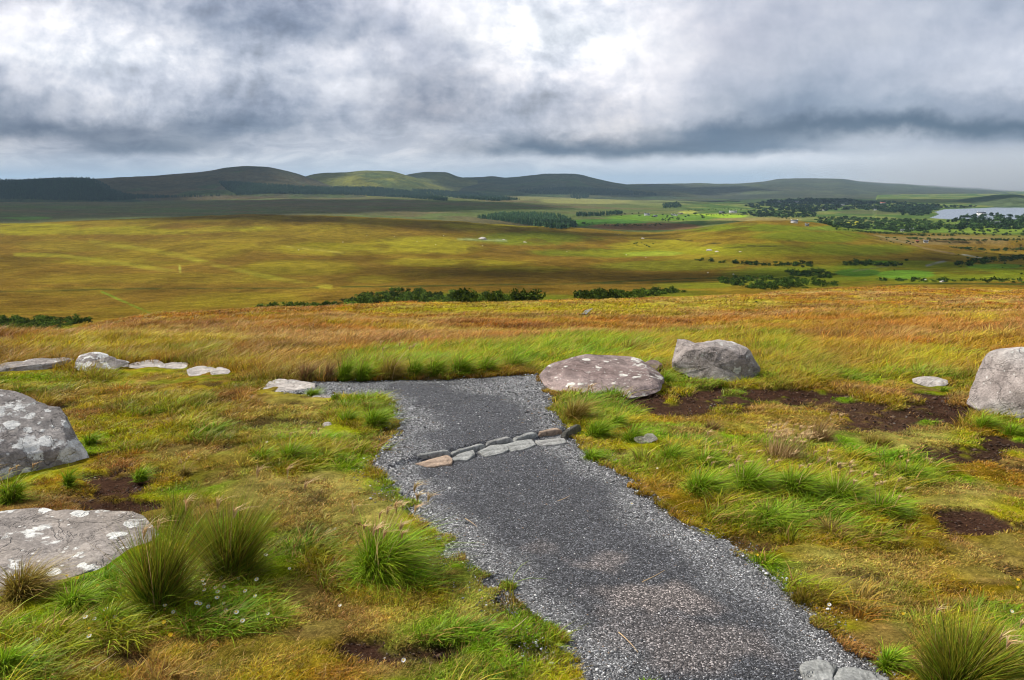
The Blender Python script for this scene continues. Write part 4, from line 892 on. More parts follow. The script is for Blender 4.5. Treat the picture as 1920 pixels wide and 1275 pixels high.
# ------------------------------------------------------------------ tussocks, each a thing
KIND = dict(
 rush=dict(n=640, w=.0046, cols=((.04,.19,.008),(.08,.25,.010)), tips=((.22,.34,.02),(.34,.22,.03)), lean=.3, spread=.95, droop=.08, bow=1.6, seg=3, brown=.08, base=.34),
 green=dict(n=760, w=.0062, cols=((.08,.21,.006),(.13,.28,.008)), tips=((.34,.44,.02),(.22,.40,.015)), lean=.55, spread=.85, droop=.45, bow=2.0, seg=4, brown=.06, base=.35),
 sedge=dict(n=650, w=.0052, cols=((.12,.17,.010),(.18,.17,.012)), tips=((.40,.30,.05),(.36,.28,.05)), lean=.55, spread=.8, droop=.42, bow=2.0, seg=4, brown=.22, base=.35),
 brown=dict(n=520, w=.0046, cols=((.09,.06,.012),(.14,.09,.02)), tips=((.36,.23,.10),(.30,.17,.08)), lean=.4, spread=.8, droop=.15, bow=1.6, seg=3, brown=.4, base=.4),
 moss=dict(n=900, w=.0040, cols=((.09,.10,.006),(.13,.14,.008)), tips=((.25,.22,.02),(.28,.19,.02)), lean=.4, spread=.9, droop=.4, bow=1.8, seg=2, brown=.1, base=.7),
)
def tussock(px, py, wpx, hpx, kind, label, name='grass_tussock', cat='tussock', den=1.0, heads=0, lean=None):
    k = KIND[kind]; g = hit([px], [py], H)[0]; dep = g[1]
    Wm, Hm = wpx / F * dep, hpx / F * dep * 1.04
    n = int(k['n'] * den * max(1.0, (wpx / 90))); w = max(k['w'], .00062 * dep * 1.1)
    br = Wm * .5 * k['base']; a = rng.uniform(0, 6.283, n); q = np.sqrt(rng.random(n))
    ox, oy = np.cos(a) * q * br, np.sin(a) * q * br * .8
    rx, ry = g[0] + ox, g[1] + oy
    root = np.stack([ox, oy, H(rx, ry) - g[2] - .02], 1)
    h = Hm * rng.uniform(.45, 1.12, n) * (1.05 - .35 * q ** 2); h /= (1 - k['droop'] * .55)
    sp = (Wm * .5 - br) / Hm
    le = np.stack([np.cos(a), np.sin(a)], 1) * (q * sp * 1.25)[:, None] + rng.normal(0, .12, (n, 2)) + WIND * (k['lean'] if lean is None else lean)
    le += rng.normal(0, .17, (n, 2)); ns = int(n * .42)
    h[:ns] *= rng.uniform(.25, .6, ns); le[:ns] = le[:ns] * 1.6 + rng.normal(0, .45, (ns, 2)); root[:ns, :2] *= 1.5
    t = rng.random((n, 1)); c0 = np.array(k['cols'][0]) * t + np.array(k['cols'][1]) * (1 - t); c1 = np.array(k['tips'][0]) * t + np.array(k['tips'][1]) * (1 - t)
    c0 = jitc(c0 * np.array([.60, .45, .7]), n, .3); c1 = jitc(c1 * 1.12, n, .36); b = rng.random(n) < k['brown']  # dead-sheath brown at the roots, darkened to paint shade into the tussock base
    c0[b] = np.array([.14, .08, .025]); c1[b] = np.array([.34, .21, .08]) * rng.uniform(.6, 1.3, (b.sum(), 1))
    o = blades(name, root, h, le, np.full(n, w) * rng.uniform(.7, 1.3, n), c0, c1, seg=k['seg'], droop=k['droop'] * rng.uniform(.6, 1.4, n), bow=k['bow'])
    o.location = g; tag(o, label, cat, 'grass and rush tussocks near the path')
    if heads:
        seed_heads(o, heads, br * 1.2, Hm * 1.18, w, kind)
    return o
def seed_heads(par, n, br, Hm, w, kind):
    """stalks with drooping feathery heads, one part"""
    a = rng.uniform(0, 6.283, n); q = np.sqrt(rng.random(n)); root = np.stack([np.cos(a) * q * br, np.sin(a) * q * br, np.zeros(n)], 1)
    h = Hm * rng.uniform(.8, 1.1, n); le = np.tile(WIND * .35, (n, 1)) + rng.normal(0, .13, (n, 2)) + np.stack([np.cos(a), np.sin(a)], 1) * .2
    c = np.array([.62, .43, .22]); V0 = []; 
    tip = root.copy(); tip[:, :2] += le * h[:, None]; tip[:, 2] += h * .9
    m = 12; R2 = np.repeat(tip, m, 0); hh = np.repeat(h, m) * rng.uniform(.12, .26, n * m)
    l2 = np.tile([.55, -.1], (n * m, 1)) + rng.normal(0, .35, (n * m, 2))
    o1 = blades('seed_head', np.concatenate([root, R2 - np.stack([np.zeros(n * m), np.zeros(n * m), hh * .4], 1)]), np.concatenate([h, hh]), np.concatenate([le, l2]), np.concatenate([np.full(n, w * .9), np.full(n * m, w * 1.1)]),
      jitc(np.tile(c * .8, (n + n * m, 1)), n + n * m, .1), jitc(np.tile(c * 1.15, (n + n * m, 1)), n + n * m, .15), seg=3, droop=np.concatenate([np.full(n, .1), np.full(n * m, .45)]), parent=par)
TUS = [
 (296,1142,160,225,'rush','dark rush tuft with brown tips in front of the flat lichened boulder, lower left','rush_tuft','rush tuft',1.5,4),
 (432,1082,185,195,'rush','widest dark green rush tuft, right of the flat lichened boulder','rush_tuft','rush tuft',1.6,4),
 (330,1000,80,120,'rush','thin upright green rushes behind the two dark rush tufts at lower left','rush_tuft','rush tuft',.6,0),
 (372,1020,80,90,'green','bright green tuft between the thin rushes and the widest dark rush tuft','grass_tussock','tussock',.7,0),
 (712,1085,185,150,'green','large green tussock with straw tips alone on the lawn left of the path','grass_tussock','tussock',1.4,16),
 (760,1092,80,70,'green','low dark green tussock joined to the right side of the large lawn tussock','grass_tussock','tussock',.8,0),
 (45,1120,150,100,'sedge','rusty green tussock overlapping the near edge of the flat lichened boulder','grass_tussock','tussock',1.2,0),
 (140,1140,120,70,'green','low green tussock below the flat lichened boulder, beside the rusty one','grass_tussock','tussock',.9,0),
 (210,1170,120,60,'green','loose bright green grass at the foot of the front rush tuft','grass_tussock','tussock',.8,0),
 (20,940,75,75,'green','green tussock cut by the left edge, below the lichened boulder','grass_tussock','tussock',.9,5),
 (127,912,34,55,'green','small upright green tussock on bare peat against the lichened boulder','grass_tussock','tussock',.6,0),
 (168,833,44,38,'green','small dark green tuft right of the top of the lichened boulder','grass_tussock','tussock',.5,0),
 (262,898,50,40,'green','small green tuft on the far side of the bare peat, left lawn','grass_tussock','tussock',.5,0),
 (345,890,40,30,'sedge','little straw-tipped tuft in the middle of the left lawn','grass_tussock','tussock',.4,6),
 (15,1262,110,90,'green','dense bright green tussock in the bottom left corner','grass_tussock','tussock',1.1,0),
 (703,800,80,58,'green','rounded tussock hanging over the inside of the path bend','grass_tussock','tussock',1.2,0),
 (650,792,60,42,'green','green tussock just left of the one hanging over the path bend','grass_tussock','tussock',.7,0),
 (690,770,70,30,'sedge','straw-topped tussock behind the one hanging over the path bend','grass_tussock','tussock',.7,0),
 (628,750,26,24,'green','tiny upright green tuft at the path edge near the bedrock slab','grass_tussock','tussock',.4,0),
 (585,738,50,18,'green','low green tuft between the bedrock slab and the path','grass_tussock','tussock',.5,0),
 (545,862,90,56,'green','broad bright green tussock on the lawn left of the path bend','grass_tussock','tussock',.9,4),
 (490,862,60,40,'green','green tussock left of the broad bright one on the left lawn','grass_tussock','tussock',.6,0),
 (572,712,44,46,'brown','rusty brown tussock above the left end of the path','grass_tussock','tussock',.8,0),
 (614,712,24,48,'brown','narrow dark brown tuft above the left end of the path','grass_tussock','tussock',.6,0),
 (645,711,43,62,'green','dark green tuft right of the narrow brown one at the path head','grass_tussock','tussock',.7,0),
 (680,710,55,51,'green','bright tuft third along the bank at the head of the path','grass_tussock','tussock',.7,0),
 (732,708,72,59,'sedge','straw-topped spiky tuft on the bank at the head of the path','grass_tussock','tussock',.8,6),
 (775,706,52,56,'green','dark tuft just right of the straw-topped spiky one on the bank','grass_tussock','tussock',.7,0),
 (815,704,62,54,'green','fresh green tuft on the bank above the middle of the path head','grass_tussock','tussock',.8,0),
 (862,702,72,59,'green','tallest green tuft on the bank behind the path','grass_tussock','tussock',.9,0),
 (910,700,67,54,'green','leaning green tuft on the bank, left of the reddish slab','grass_tussock','tussock',.8,0),
 (960,696,72,54,'green','light green tuft on the bank just left of the reddish slab','grass_tussock','tussock',.8,0),
 (1030,672,84,51,'green','green tuft directly behind the left half of the reddish slab','grass_tussock','tussock',.8,0),
 (1100,662,96,51,'green','green tuft directly behind the top of the reddish slab','grass_tussock','tussock',.8,0),
 (1180,668,84,51,'sedge','rusty green tuft behind the small stone by the reddish slab','grass_tussock','tussock',.8,0),
 (1245,718,40,34,'green','little green tuft between the slab and the saddle-backed boulder','grass_tussock','tussock',.6,0),
 (1300,722,60,18,'moss','mossy hump at the front left foot of the saddle-backed boulder','moss_mound','moss mound',.5,0),
 (1078,788,88,64,'sedge','straw-topped tussock in front of the reddish slab at the path edge','grass_tussock','tussock',1.3,8),
 (1118,818,76,52,'green','arching green tussock just above the right end of the step','grass_tussock','tussock',1.1,0),
 (1155,798,50,38,'green','green tussock between the step end and the bare peat','grass_tussock','tussock',.7,0),
 (1185,826,72,44,'green','green tussock behind the pale oblong stone','grass_tussock','tussock',.9,0),
 (1110,858,60,30,'green','low green tussock at the path edge just below the step','grass_tussock','tussock',.6,0),
 (1255,866,80,54,'green','dark green tussock just right of the pale oblong stone','grass_tussock','tussock',1.0,0),
 (1320,876,90,54,'green','second bright tussock right of the pale oblong stone','grass_tussock','tussock',1.0,3),
 (1315,925,120,64,'green','arching green tussock in the middle of the big clump right of the path','grass_tussock','tussock',1.3,4),
 (1400,915,120,70,'green','tall arching green tussock below the straw-coloured seed heads','grass_tussock','tussock',1.3,8),
 (1490,925,120,72,'green','green tussock under the right side of the straw-coloured seed heads','grass_tussock','tussock',1.3,12),
 (1575,940,120,70,'green','green tussock near the right end of the big clump','grass_tussock','tussock',1.2,10),
 (1655,962,110,56,'green','light green tussock at the far right of the big clump','grass_tussock','tussock',1.1,6),
 (1440,975,130,44,'green','low bright tussock along the front of the big clump','grass_tussock','tussock',1.0,0),
 (1560,1000,120,40,'sedge','low yellowish tussock in front of the right end of the big clump','grass_tussock','tussock',.9,0),
 (1462,868,110,62,'brown','tussock crowned with a mass of straw-coloured seed heads','grass_tussock','tussock',1.0,80),
 (1532,830,80,56,'brown','dry brown spiky tussock on the bare peat behind the seed heads','grass_tussock','tussock',1.2,6),
 (1335,805,50,26,'brown','small rusty tussock on the near edge of the bare peat','grass_tussock','tussock',.6,0),
 (1645,832,80,26,'moss','low dark heathery mound on peat right of the dry brown tussock','moss_mound','moss mound',.7,0),
 (1705,895,110,44,'green','loose green tussock halfway to the right-hand boulder','grass_tussock','tussock',.9,5),
 (1762,1028,72,22,'moss','isolated orange-green mossy mound on bare turf, right side','moss_mound','moss mound',.8,0),
 (1845,802,62,40,'green','glossy green tussock under the left overhang of the right-hand boulder','grass_tussock','tussock',1.0,0),
 (1898,815,60,34,'green','glossy green tussock in front of the right-hand boulder','grass_tussock','tussock',1.0,0),
 (1735,690,120,26,'green','long dark green clump in the moor grass left of the right-hand boulder','grass_tussock','tussock',.9,0),
 (1770,732,26,14,'green','tiny green tuft touching the low whitish stone','grass_tussock','tussock',.4,0),
 (1450,664,70,30,'green','green clump in the moor grass behind the saddle-backed boulder','grass_tussock','tussock',.9,0),
 (1800,1290,260,175,'rush','big dark rush tussock in the bottom right corner','rush_tuft','rush tuft',1.6,4),
 (1890,1270,120,130,'green','green tussock against the right edge beside the big rush tussock','grass_tussock','tussock',1.2,4),
 (1668,1248,80,60,'green','low green tussock at the path edge above the two bottom slabs','grass_tussock','tussock',.8,0),
 (1518,1122,90,34,'moss','low mossy green mound at the right edge of the path','moss_mound','moss mound',.9,0),
 (1210,1290,60,30,'green','tiny green tuft at the bottom edge of the path','grass_tussock','tussock',.5,0),
]
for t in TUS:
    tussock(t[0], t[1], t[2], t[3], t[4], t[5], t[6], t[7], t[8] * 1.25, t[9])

# ------------------------------------------------------------------ shrubs, woods and trees
def crown_mesh(n, sx, sy, sz, leaf, c0, c1, lobes=7, seed=0, z0=0.0):
    rs = np.random.default_rng(seed)
    L = rs.normal(0, 1, (lobes, 3)); L /= np.linalg.norm(L, axis=1, keepdims=True); L *= rs.uniform(.25, .62, (lobes, 1)); L[:, 2] *= .8
    lr = rs.uniform(.32, .58, lobes); k = rs.integers(0, lobes, n)
    d = rs.normal(0, 1, (n, 3)); d /= np.linalg.norm(d, axis=1, keepdims=True)
    p = L[k] + d * (lr[k] * rs.uniform(.55, 1.05, n))[:, None]
    C = (p + [0, 0, .9]) * [sx, sy, sz] * [1, 1, .55] + [0, 0, z0]
    t = np.cross(d + rs.normal(0, .6, (n, 3)), rs.normal(0, 1, (n, 3))); t /= np.linalg.norm(t, axis=1, keepdims=True) + 1e-9
    b = np.cross(d + rs.normal(0, .5, (n, 3)), t); b /= np.linalg.norm(b, axis=1, keepdims=True) + 1e-9
    s = (leaf * rs.uniform(.6, 1.4, n))[:, None]
    V = np.stack([C - t * s, C + b * s * .7, C + t * s, C - b * s * .7], 1)
    tone = rs.uniform(.6, 1.35, lobes)[k] * rs.uniform(.75, 1.25, n); m = rs.random((n, 1))
    col = (np.array(c0) * m + np.array(c1) * (1 - m)) * tone[:, None]
    return V.reshape(-1, 3), np.arange(4 * n).reshape(-1, 4), np.repeat(col, 4, 0)
def in_poly(n, P):
    P = [tuple(map(float, p)) for p in P]; x0, x1 = min(p[0] for p in P), max(p[0] for p in P); y0, y1 = min(p[1] for p in P), max(p[1] for p in P)
    out = []
    while len(out) < n:
        xx = rng.uniform(x0, x1, 4 * n); yy = rng.uniform(y0, y1, 4 * n); k = poly_sd(xx, yy, P) > 0
        out += list(zip(xx[k], yy[k]))
    return np.array(out[:n])
def thicket(name, label, cat, P, n, R0, hgt, leaf, c0, c1, per=170, sq=1.0):
    pts = in_poly(n, P); g = hit(pts[:, 0], pts[:, 1], rmin=170); protos = [crown_mesh(per, 1, 1, 1, leaf / R0, c0, c1, seed=i + 5) for i in range(7)]
    Vs, Qs, Cs, o = [], [], [], 0
    for i, p in enumerate(g):
        V, q, c = protos[i % 7]; s = R0 * rng.uniform(.6, 1.3); a = rng.uniform(0, 6.28); h = hgt * rng.uniform(.35, 1.5)
        W_ = np.stack([(V[:, 0] * math.cos(a) - V[:, 1] * math.sin(a)) * s, (V[:, 0] * math.sin(a) + V[:, 1] * math.cos(a)) * s, (V[:, 2] - .12) * h], 1) + p
        Vs.append(W_); Qs.append(q + o); Cs.append(c * rng.uniform(.5, 1.6)); o += len(V)
    ob = mkmesh(name, np.concatenate(Vs), quads=np.concatenate(Qs), col=np.concatenate(Cs), mat=M_leaf)
    return tag(ob, label, cat, kind='stuff')
GS0, GS1 = (.045,.085,.008), (.11,.16,.014); DS0, DS1 = (.022,.045,.008), (.05,.085,.012)
thicket('bracken_thicket', 'dark green bracken and gorse filling the hollow at the far left', 'thicket', [(-40,601),(60,599),(150,600),(172,604),(120,614),(60,624),(0,632),(-40,632)], 120, 2.6, 2.4, .26, DS0, GS1)
thicket('bracken_thicket', 'low green bracken strip on the slope left of the big central thicket', 'thicket', [(478,578),(540,573),(600,572),(636,570),(636,580),(560,583),(490,584)], 45, 2.2, 2.0, .24, DS0, GS1)
thicket('bracken_thicket', 'big dark green thicket in the hollow at the centre', 'thicket', [(645,566),(690,552),(750,546),(800,549),(860,551),(900,555),(950,561),(1012,565),(1000,569),(900,572),(800,570),(700,573),(650,577)], 230, 3.0, 3.0, .28, DS0, GS1, 210)
thicket('bracken_thicket', 'bushy thicket right of the big central one', 'thicket', [(1080,558),(1120,551),(1160,549),(1220,546),(1284,548),(1240,554),(1160,561),(1090,563)], 95, 2.8, 2.8, .28, DS0, GS1, 200)
thicket('bracken_thicket', 'dark scrub in the stream hollow at the right of centre', 'thicket', [(1340,527),(1380,521),(1440,522),(1500,524),(1560,530),(1570,536),(1500,541),(1440,545),(1380,538)], 110, 3.4, 3.2, .34, DS0, (.07,.12,.012), 150)
thicket('bracken_thicket', 'dark scrub on the far bank of the stream hollow', 'thicket', [(1460,510),(1500,509),(1550,508),(1568,513),(1560,523),(1500,520)], 60, 4, 3.5, .4, DS0, DS1, 120)
thicket('hedge', 'dark line of thorn hedge running across the right-hand moor', 'hedge', [(1300,486.5),(1400,492),(1470,496),(1524,492),(1526,499),(1470,500),(1400,497),(1300,489)], 60, 3.4, 3.6, .45, DS0, DS1, 90)
thicket('hedge', 'dark hedge climbing towards the right edge beyond the green field', 'hedge', [(1782,497),(1830,488),(1880,482),(1930,482),(1930,487),(1860,493),(1800,502)], 70, 4, 4.2, .5, DS0, DS1, 90)
thicket('hedge', 'dark scrub line under the bright field at the right', 'hedge', [(1640,524),(1735,522),(1800,524),(1920,526),(1960,528),(1960,531),(1800,530),(1640,528)], 60, 2.2, 1.8, .3, DS0, DS1, 80)
thicket('hedge', 'scrub beside the stream in front of the dark green field', 'hedge', [(1575,494),(1610,489),(1650,493),(1690,496),(1680,500),(1620,500),(1580,499)], 45, 3.6, 3.6, .45, DS0, DS1, 90)

for P, n, lab in [([(1300,403),(1400,401),(1500,411),(1500,413),(1400,404),(1300,406)], 40, 'thin hedge between the bright green field and the whitewashed terrace'),
   ([(1290,394),(1350,391),(1420,392),(1420,394),(1350,394),(1290,396)], 40, 'hedge line above the whitewashed terrace'),
   ([(1560,430),(1640,435),(1720,440),(1790,440),(1790,443),(1720,443),(1640,438)], 60, 'hedge line below the farmland scrub'),
   ([(1700,446),(1800,450),(1930,449),(1930,451),(1800,453),(1700,449)], 50, 'hedge line across the brown field at the right'),
   ([(1090,417),(1160,421),(1240,420),(1240,423),(1160,425),(1090,421)], 40, 'dark bank of scrub on the green slope below the farmhouses'),
   ([(1780,463),(1850,468),(1930,466),(1930,469),(1850,471),(1780,466)], 36, 'broken hedge on the moor at the right edge')]:
    thicket('hedge', lab, 'hedge', P, int(n * 1.8), 4.2, 3.6, .55, DS0, DS1, 70)

def cones(name, label, P, n, h, wf, c0, c1, cat='conifer wood', far=Hall):
    pts = in_poly(n, P); g = hit(pts[:, 0], pts[:, 1], far); k = np.hypot(g[:, 0], g[:, 1]) < 12000; g = g[k]; n = len(g)
    hh = h * rng.uniform(.7, 1.2, n); w = hh * wf; S = 6; a = np.linspace(0, 6.283, S, endpoint=False)
    V = np.zeros((n, 2 * S + 2, 3)); jr = rng.uniform(.75, 1.25, (n, S))
    for j, (zz, rr) in enumerate(((.08, 1), (.5, .62))):
        V[:, j * S:(j + 1) * S, 0] = np.cos(a) * (w * rr)[:, None] * jr; V[:, j * S:(j + 1) * S, 1] = np.sin(a) * (w * rr)[:, None] * jr; V[:, j * S:(j + 1) * S, 2] = (hh * zz)[:, None]
    V[:, 2 * S, 2] = hh * .62; V[:, 2 * S + 1, 2] = hh; V += g[:, None, :]
    i = np.arange(S); F1 = np.stack([i, (i + 1) % S, np.full(S, 2 * S)], 1); F2 = np.stack([i + S, (i + 1) % S + S, np.full(S, 2 * S + 1)], 1)
    Fc = (np.concatenate([F1, F2])[None] + (np.arange(n) * (2 * S + 2))[:, None, None]).reshape(-1, 3)
    m = rng.random((n, 1)); c = (np.array(c0) * m + np.array(c1) * (1 - m)) * rng.uniform(.7, 1.3, (n, 1))
    tag(mkmesh(name, V.reshape(-1, 3), tris=Fc, col=np.repeat(c, 2 * S + 2, 0), mat=M_leaf), label, cat, kind='stuff')
CF0, CF1 = (.010,.028,.014), (.022,.048,.020)
cones('conifer_forest', 'dark conifer forest covering the low hill at the far left', [(-60,341),(60,339),(120,336),(172,336),(190,342),(212,357),(240,366),(330,370),(180,377),(100,375),(0,373),(-60,373)], 6500, 15, .24, CF0, CF1)
cones('conifer_forest', 'dark conifer belt along the foot of the big left hill', [(330,370),(447,366),(425,356),(410,342),(450,343),(500,347),(600,352),(700,352),(780,360),(840,374),(838,377),(760,371),(640,365),(500,363),(400,368),(250,373),(170,378),(180,374)], 7500, 15, .24, CF0, CF1)
cones('conifer_forest', 'conifer belt below the two sunlit hills', [(770,356),(830,358),(880,362),(930,368),(975,375),(930,377),(860,372),(800,364)], 1800, 15, .26, CF0, CF1)
cones('conifer_forest', 'dark conifer bands on the slope of the hill right of centre', [(960,358),(1060,352),(1160,356),(1230,364),(1232,367),(1120,366),(1000,364)], 2400, 15, .26, CF0, CF1)
cones('conifer_wood', 'blue-green conifer plantation on the plain behind the brown moor', [(893,409),(940,402),(1000,401),(1040,404),(1068,412),(1082,426),(1050,430),(1000,424),(950,416)], 1500, 10.5, .26, (.022,.055,.024), (.045,.085,.035))
cones('conifer_wood', 'short dark conifer belt left of the farmhouses', [(1080,402),(1120,401),(1160,398),(1168,400),(1160,403),(1110,406),(1082,406)], 220, 10, .3, CF0, CF1)
cones('conifer_wood', 'small square conifer wood on the plain above the farmhouses', [(1242,385),(1270,381),(1280,388),(1260,391),(1244,391)], 120, 13, .3, CF0, CF1)
cones('conifer_wood', 'small dark wood at the foot of the hill right of centre', [(1070,366),(1100,364),(1105,370),(1085,374),(1070,371)], 160, 14, .3, CF0, CF1)
thicket('woodland', 'dark broadleaf woodland with houses below the misty hill', 'woodland', [(1400,382),(1440,376),(1500,373),(1560,373),(1620,378),(1700,380),(1760,386),(1750,394),(1690,400),(1600,392),(1520,398),(1440,394),(1400,390)], 700, 13, 11, 2.6, (.014,.034,.016), (.030,.058,.022), 60)
thicket('woodland', 'woodland behind the cottages in the middle distance', 'woodland', [(1385,399),(1420,394),(1500,396),(1530,400),(1525,408),(1480,408),(1420,407)], 170, 9, 8.5, 1.6, (.016,.040,.014), (.040,.075,.022), 80)
thicket('woodland', 'dense dark wood on the headland in front of the lake', 'woodland', [(1780,420),(1800,409),(1840,402),(1900,404),(1980,407),(1980,431),(1900,430),(1830,431),(1790,430)], 330, 9, 10, 1.5, (.018,.045,.012), (.05,.09,.02), 110)
thicket('woodland', 'mixed scrub and trees on the farmland left of the lake', 'woodland', [(1525,413),(1560,407),(1620,408),(1680,412),(1780,416),(1790,428),(1700,436),(1620,430),(1560,426)], 470, 6.5, 6.5, 1.2, (.025,.055,.014), (.07,.12,.025), 90)
thicket('woodland', 'tree-covered far shore of the lake', 'woodland', [(1600,388),(1680,391),(1750,386),(1830,386.5),(1830,389.5),(1770,391),(1750,396),(1735,405),(1690,404),(1700,396),(1640,392)], 260, 9, 8, 1.8, (.018,.045,.018), (.045,.08,.03), 60)

M_bark = flat_mat('bark', (.09,.07,.05))
def make_tree(seed, c0, c1, h=8.0):
    V, q, c = crown_mesh(230, h * .42, h * .42, h * .62, h * .065, c0, c1, seed=seed, z0=h * .12)
    n = 8; rings = []; a = np.linspace(0, 6.283, n, endpoint=False)
    for z, r in ((-.3, .34), (h * .18, .24), (h * .45, .14), (h * .7, .06)):
        rings.append(np.stack([np.cos(a) * r + z * .03, np.sin(a) * r, np.full(n, z)], 1))
    tv, tq = np.concatenate(rings), grid_quads(4, n, wrap=True)
    for k in range(4):
        aa = k * 1.7 + seed; p0 = np.array([.2, 0, h * (.25 + .07 * k)]); p1 = p0 + np.array([math.cos(aa) * h * .22, math.sin(aa) * h * .22, h * .2])
        sq = [np.array([(-1, -1, 0), (1, -1, 0), (1, 1, 0), (-1, 1, 0)]) * s + p for s, p in ((.09, p0), (.04, p1))]
        b = len(tv); tv = np.concatenate([tv, *sq]); tq = np.concatenate([tq, b + grid_quads(2, 4, wrap=True)])
    t = mkmesh('broadleaf_tree', tv, quads=tq, mat=M_bark)
    cr = mkmesh('crown', V, quads=q, col=c, mat=M_leaf, parent=t)
    return t
PROT = [make_tree(i, *cc) for i, cc in enumerate([((.022,.05,.012),(.06,.10,.02)), ((.03,.06,.014),(.08,.13,.025)), ((.018,.045,.012),(.045,.08,.018)), ((.035,.07,.015),(.09,.14,.03))])]
used = set()
def place_tree(px, py, hpx, label, group, flat=1.0, sink=0.0):
    g = hit([px], [py])[0]; i = int(rng.integers(0, 4)); src = PROT[i]
    if i in used:
        t = src.copy(); COL.objects.link(t); c = src.children[0].copy(); COL.objects.link(c); c.parent = t
    else: t = src; used.add(i)
    s = hpx / F * g[1] / 8.0; t.location = g - np.array([0, 0, sink * s * 8]); t.scale = (s * flat, s * flat, s); t.rotation_euler = (0, 0, rng.uniform(0, 6.28))
    tag(t, label, 'tree', group)
for px, py, h, lab in [(1303,401,8,'lone round tree in the field right of the white farm'),(1318,408,7,'round bush on the edge of the bright green field'),(1652,496,11,'round tree on the stream bank below the moor ridge'),(1418,566,6,'small round bush on the brow of the near slope'),(1505,500,8,'dark tree at the right end of the thorn hedge'),(1520,499,9,'last dark tree of the thorn hedge'),(1350,400,6,'round tree left of the whitewashed terrace'),(1357,399,7,'taller tree left of the whitewashed terrace'),(1640,419,10,'dark round tree standing above the farmland scrub'),(1652,421,9,'dark tree beside the one above the farmland scrub'),(1700,488,8,'round tree at the top of the stream bend'),(1605,544,5,'small dark bush on the right brow of the near slope'),(1677,506,4,'lone dark bush at the edge of the green field'),(1875,478,6,'round bush on the moor near the right edge'),(1815,484,7,'first tree of the short row on the right moor'),(1826,486,7,'second tree of the short row on the right moor'),(1838,487,6,'last tree of the short row on the right moor'),(1770,527,5,'dark bush beside the white shed at the right')]:
    place_tree(px, py + 1.5, h, lab, None, 1.35, .1)
for P, n, h, lab, grp in [
   ([(1530,413),(1600,407),(1700,412),(1790,420),(1920,434),(1920,446),(1800,440),(1700,437),(1600,428)], 80, (5, 8), 'small leafy tree in the scrubby farmland left of the lake', 'trees dotted over the farmland'),
   ([(1600,436),(1700,446),(1720,456),(1700,462),(1640,446)], 16, (3, 5), 'low thorn tree in the line below the ridge at the right', 'thorn trees below the ridge'),
   ([(1780,430),(1920,432),(1920,440),(1800,440)], 16, (5, 8), 'tree at the front of the headland wood', 'trees in front of the headland wood'),
   ([(1770,450),(1920,452),(1920,520),(1790,475)], 22, (3, 6), 'small dark thorn bush on the right-hand moor', 'thorn bushes on the right-hand moor'),
   ([(1150,399),(1215,400),(1300,404),(1300,408),(1200,407),(1150,404)], 22, (3, 5), 'tree round the white farmhouses', 'trees round the farmhouses'),
   ([(1240,408),(1260,407),(1290,411),(1270,416),(1240,414)], 20, (3, 5), 'dark tree in the small clump below the farmhouses', 'clump below the farmhouses'),
   ([(1065,410),(1080,414),(1085,425),(1066,424)], 14, (4, 7), 'broadleaf tree at the right end of the conifer plantation', 'trees at the end of the plantation'),
   ([(1170,455),(1200,451),(1235,457),(1220,464),(1190,461)], 12, (3, 5), 'dark bush on the bright green knoll', 'bushes on the bright knoll')]:
    for p in in_poly(n, P): place_tree(p[0], p[1] + 1, rng.uniform(*h), lab, grp, 1.25, .1)

# ------------------------------------------------------------------ houses
M_wall = flat_mat('lime_wash', (.78,.77,.74), .8, .2, .6, .06); M_gwall = flat_mat('grey_render', (.42,.42,.42)); M_roof = flat_mat('slate_roof', (.11,.12,.14), .6, .3, 1.2, .2)
M_red = flat_mat('rust_roof', (.33,.10,.07)); M_win = flat_mat('window_glass', (.03,.035,.04), .15, .5); M_door = flat_mat('painted_door', (.12,.05,.03)); M_ochre = flat_mat('ochre_render', (.55,.38,.16))
def boxes(name, L, mat, parent=None):
    V, Q = [], []
    for x0, x1, y0, y1, z0, z1 in L:
        b = len(V); V += [(x0,y0,z0),(x1,y0,z0),(x1,y1,z0),(x0,y1,z0),(x0,y0,z1),(x1,y0,z1),(x1,y1,z1),(x0,y1,z1)]
        Q += [[b+i for i in f] for f in ((0,3,2,1),(4,5,6,7),(0,1,5,4),(1,2,6,5),(2,3,7,6),(3,0,4,7))]
    return mkmesh(name, np.array(V), quads=np.array(Q), mat=mat, parent=parent)
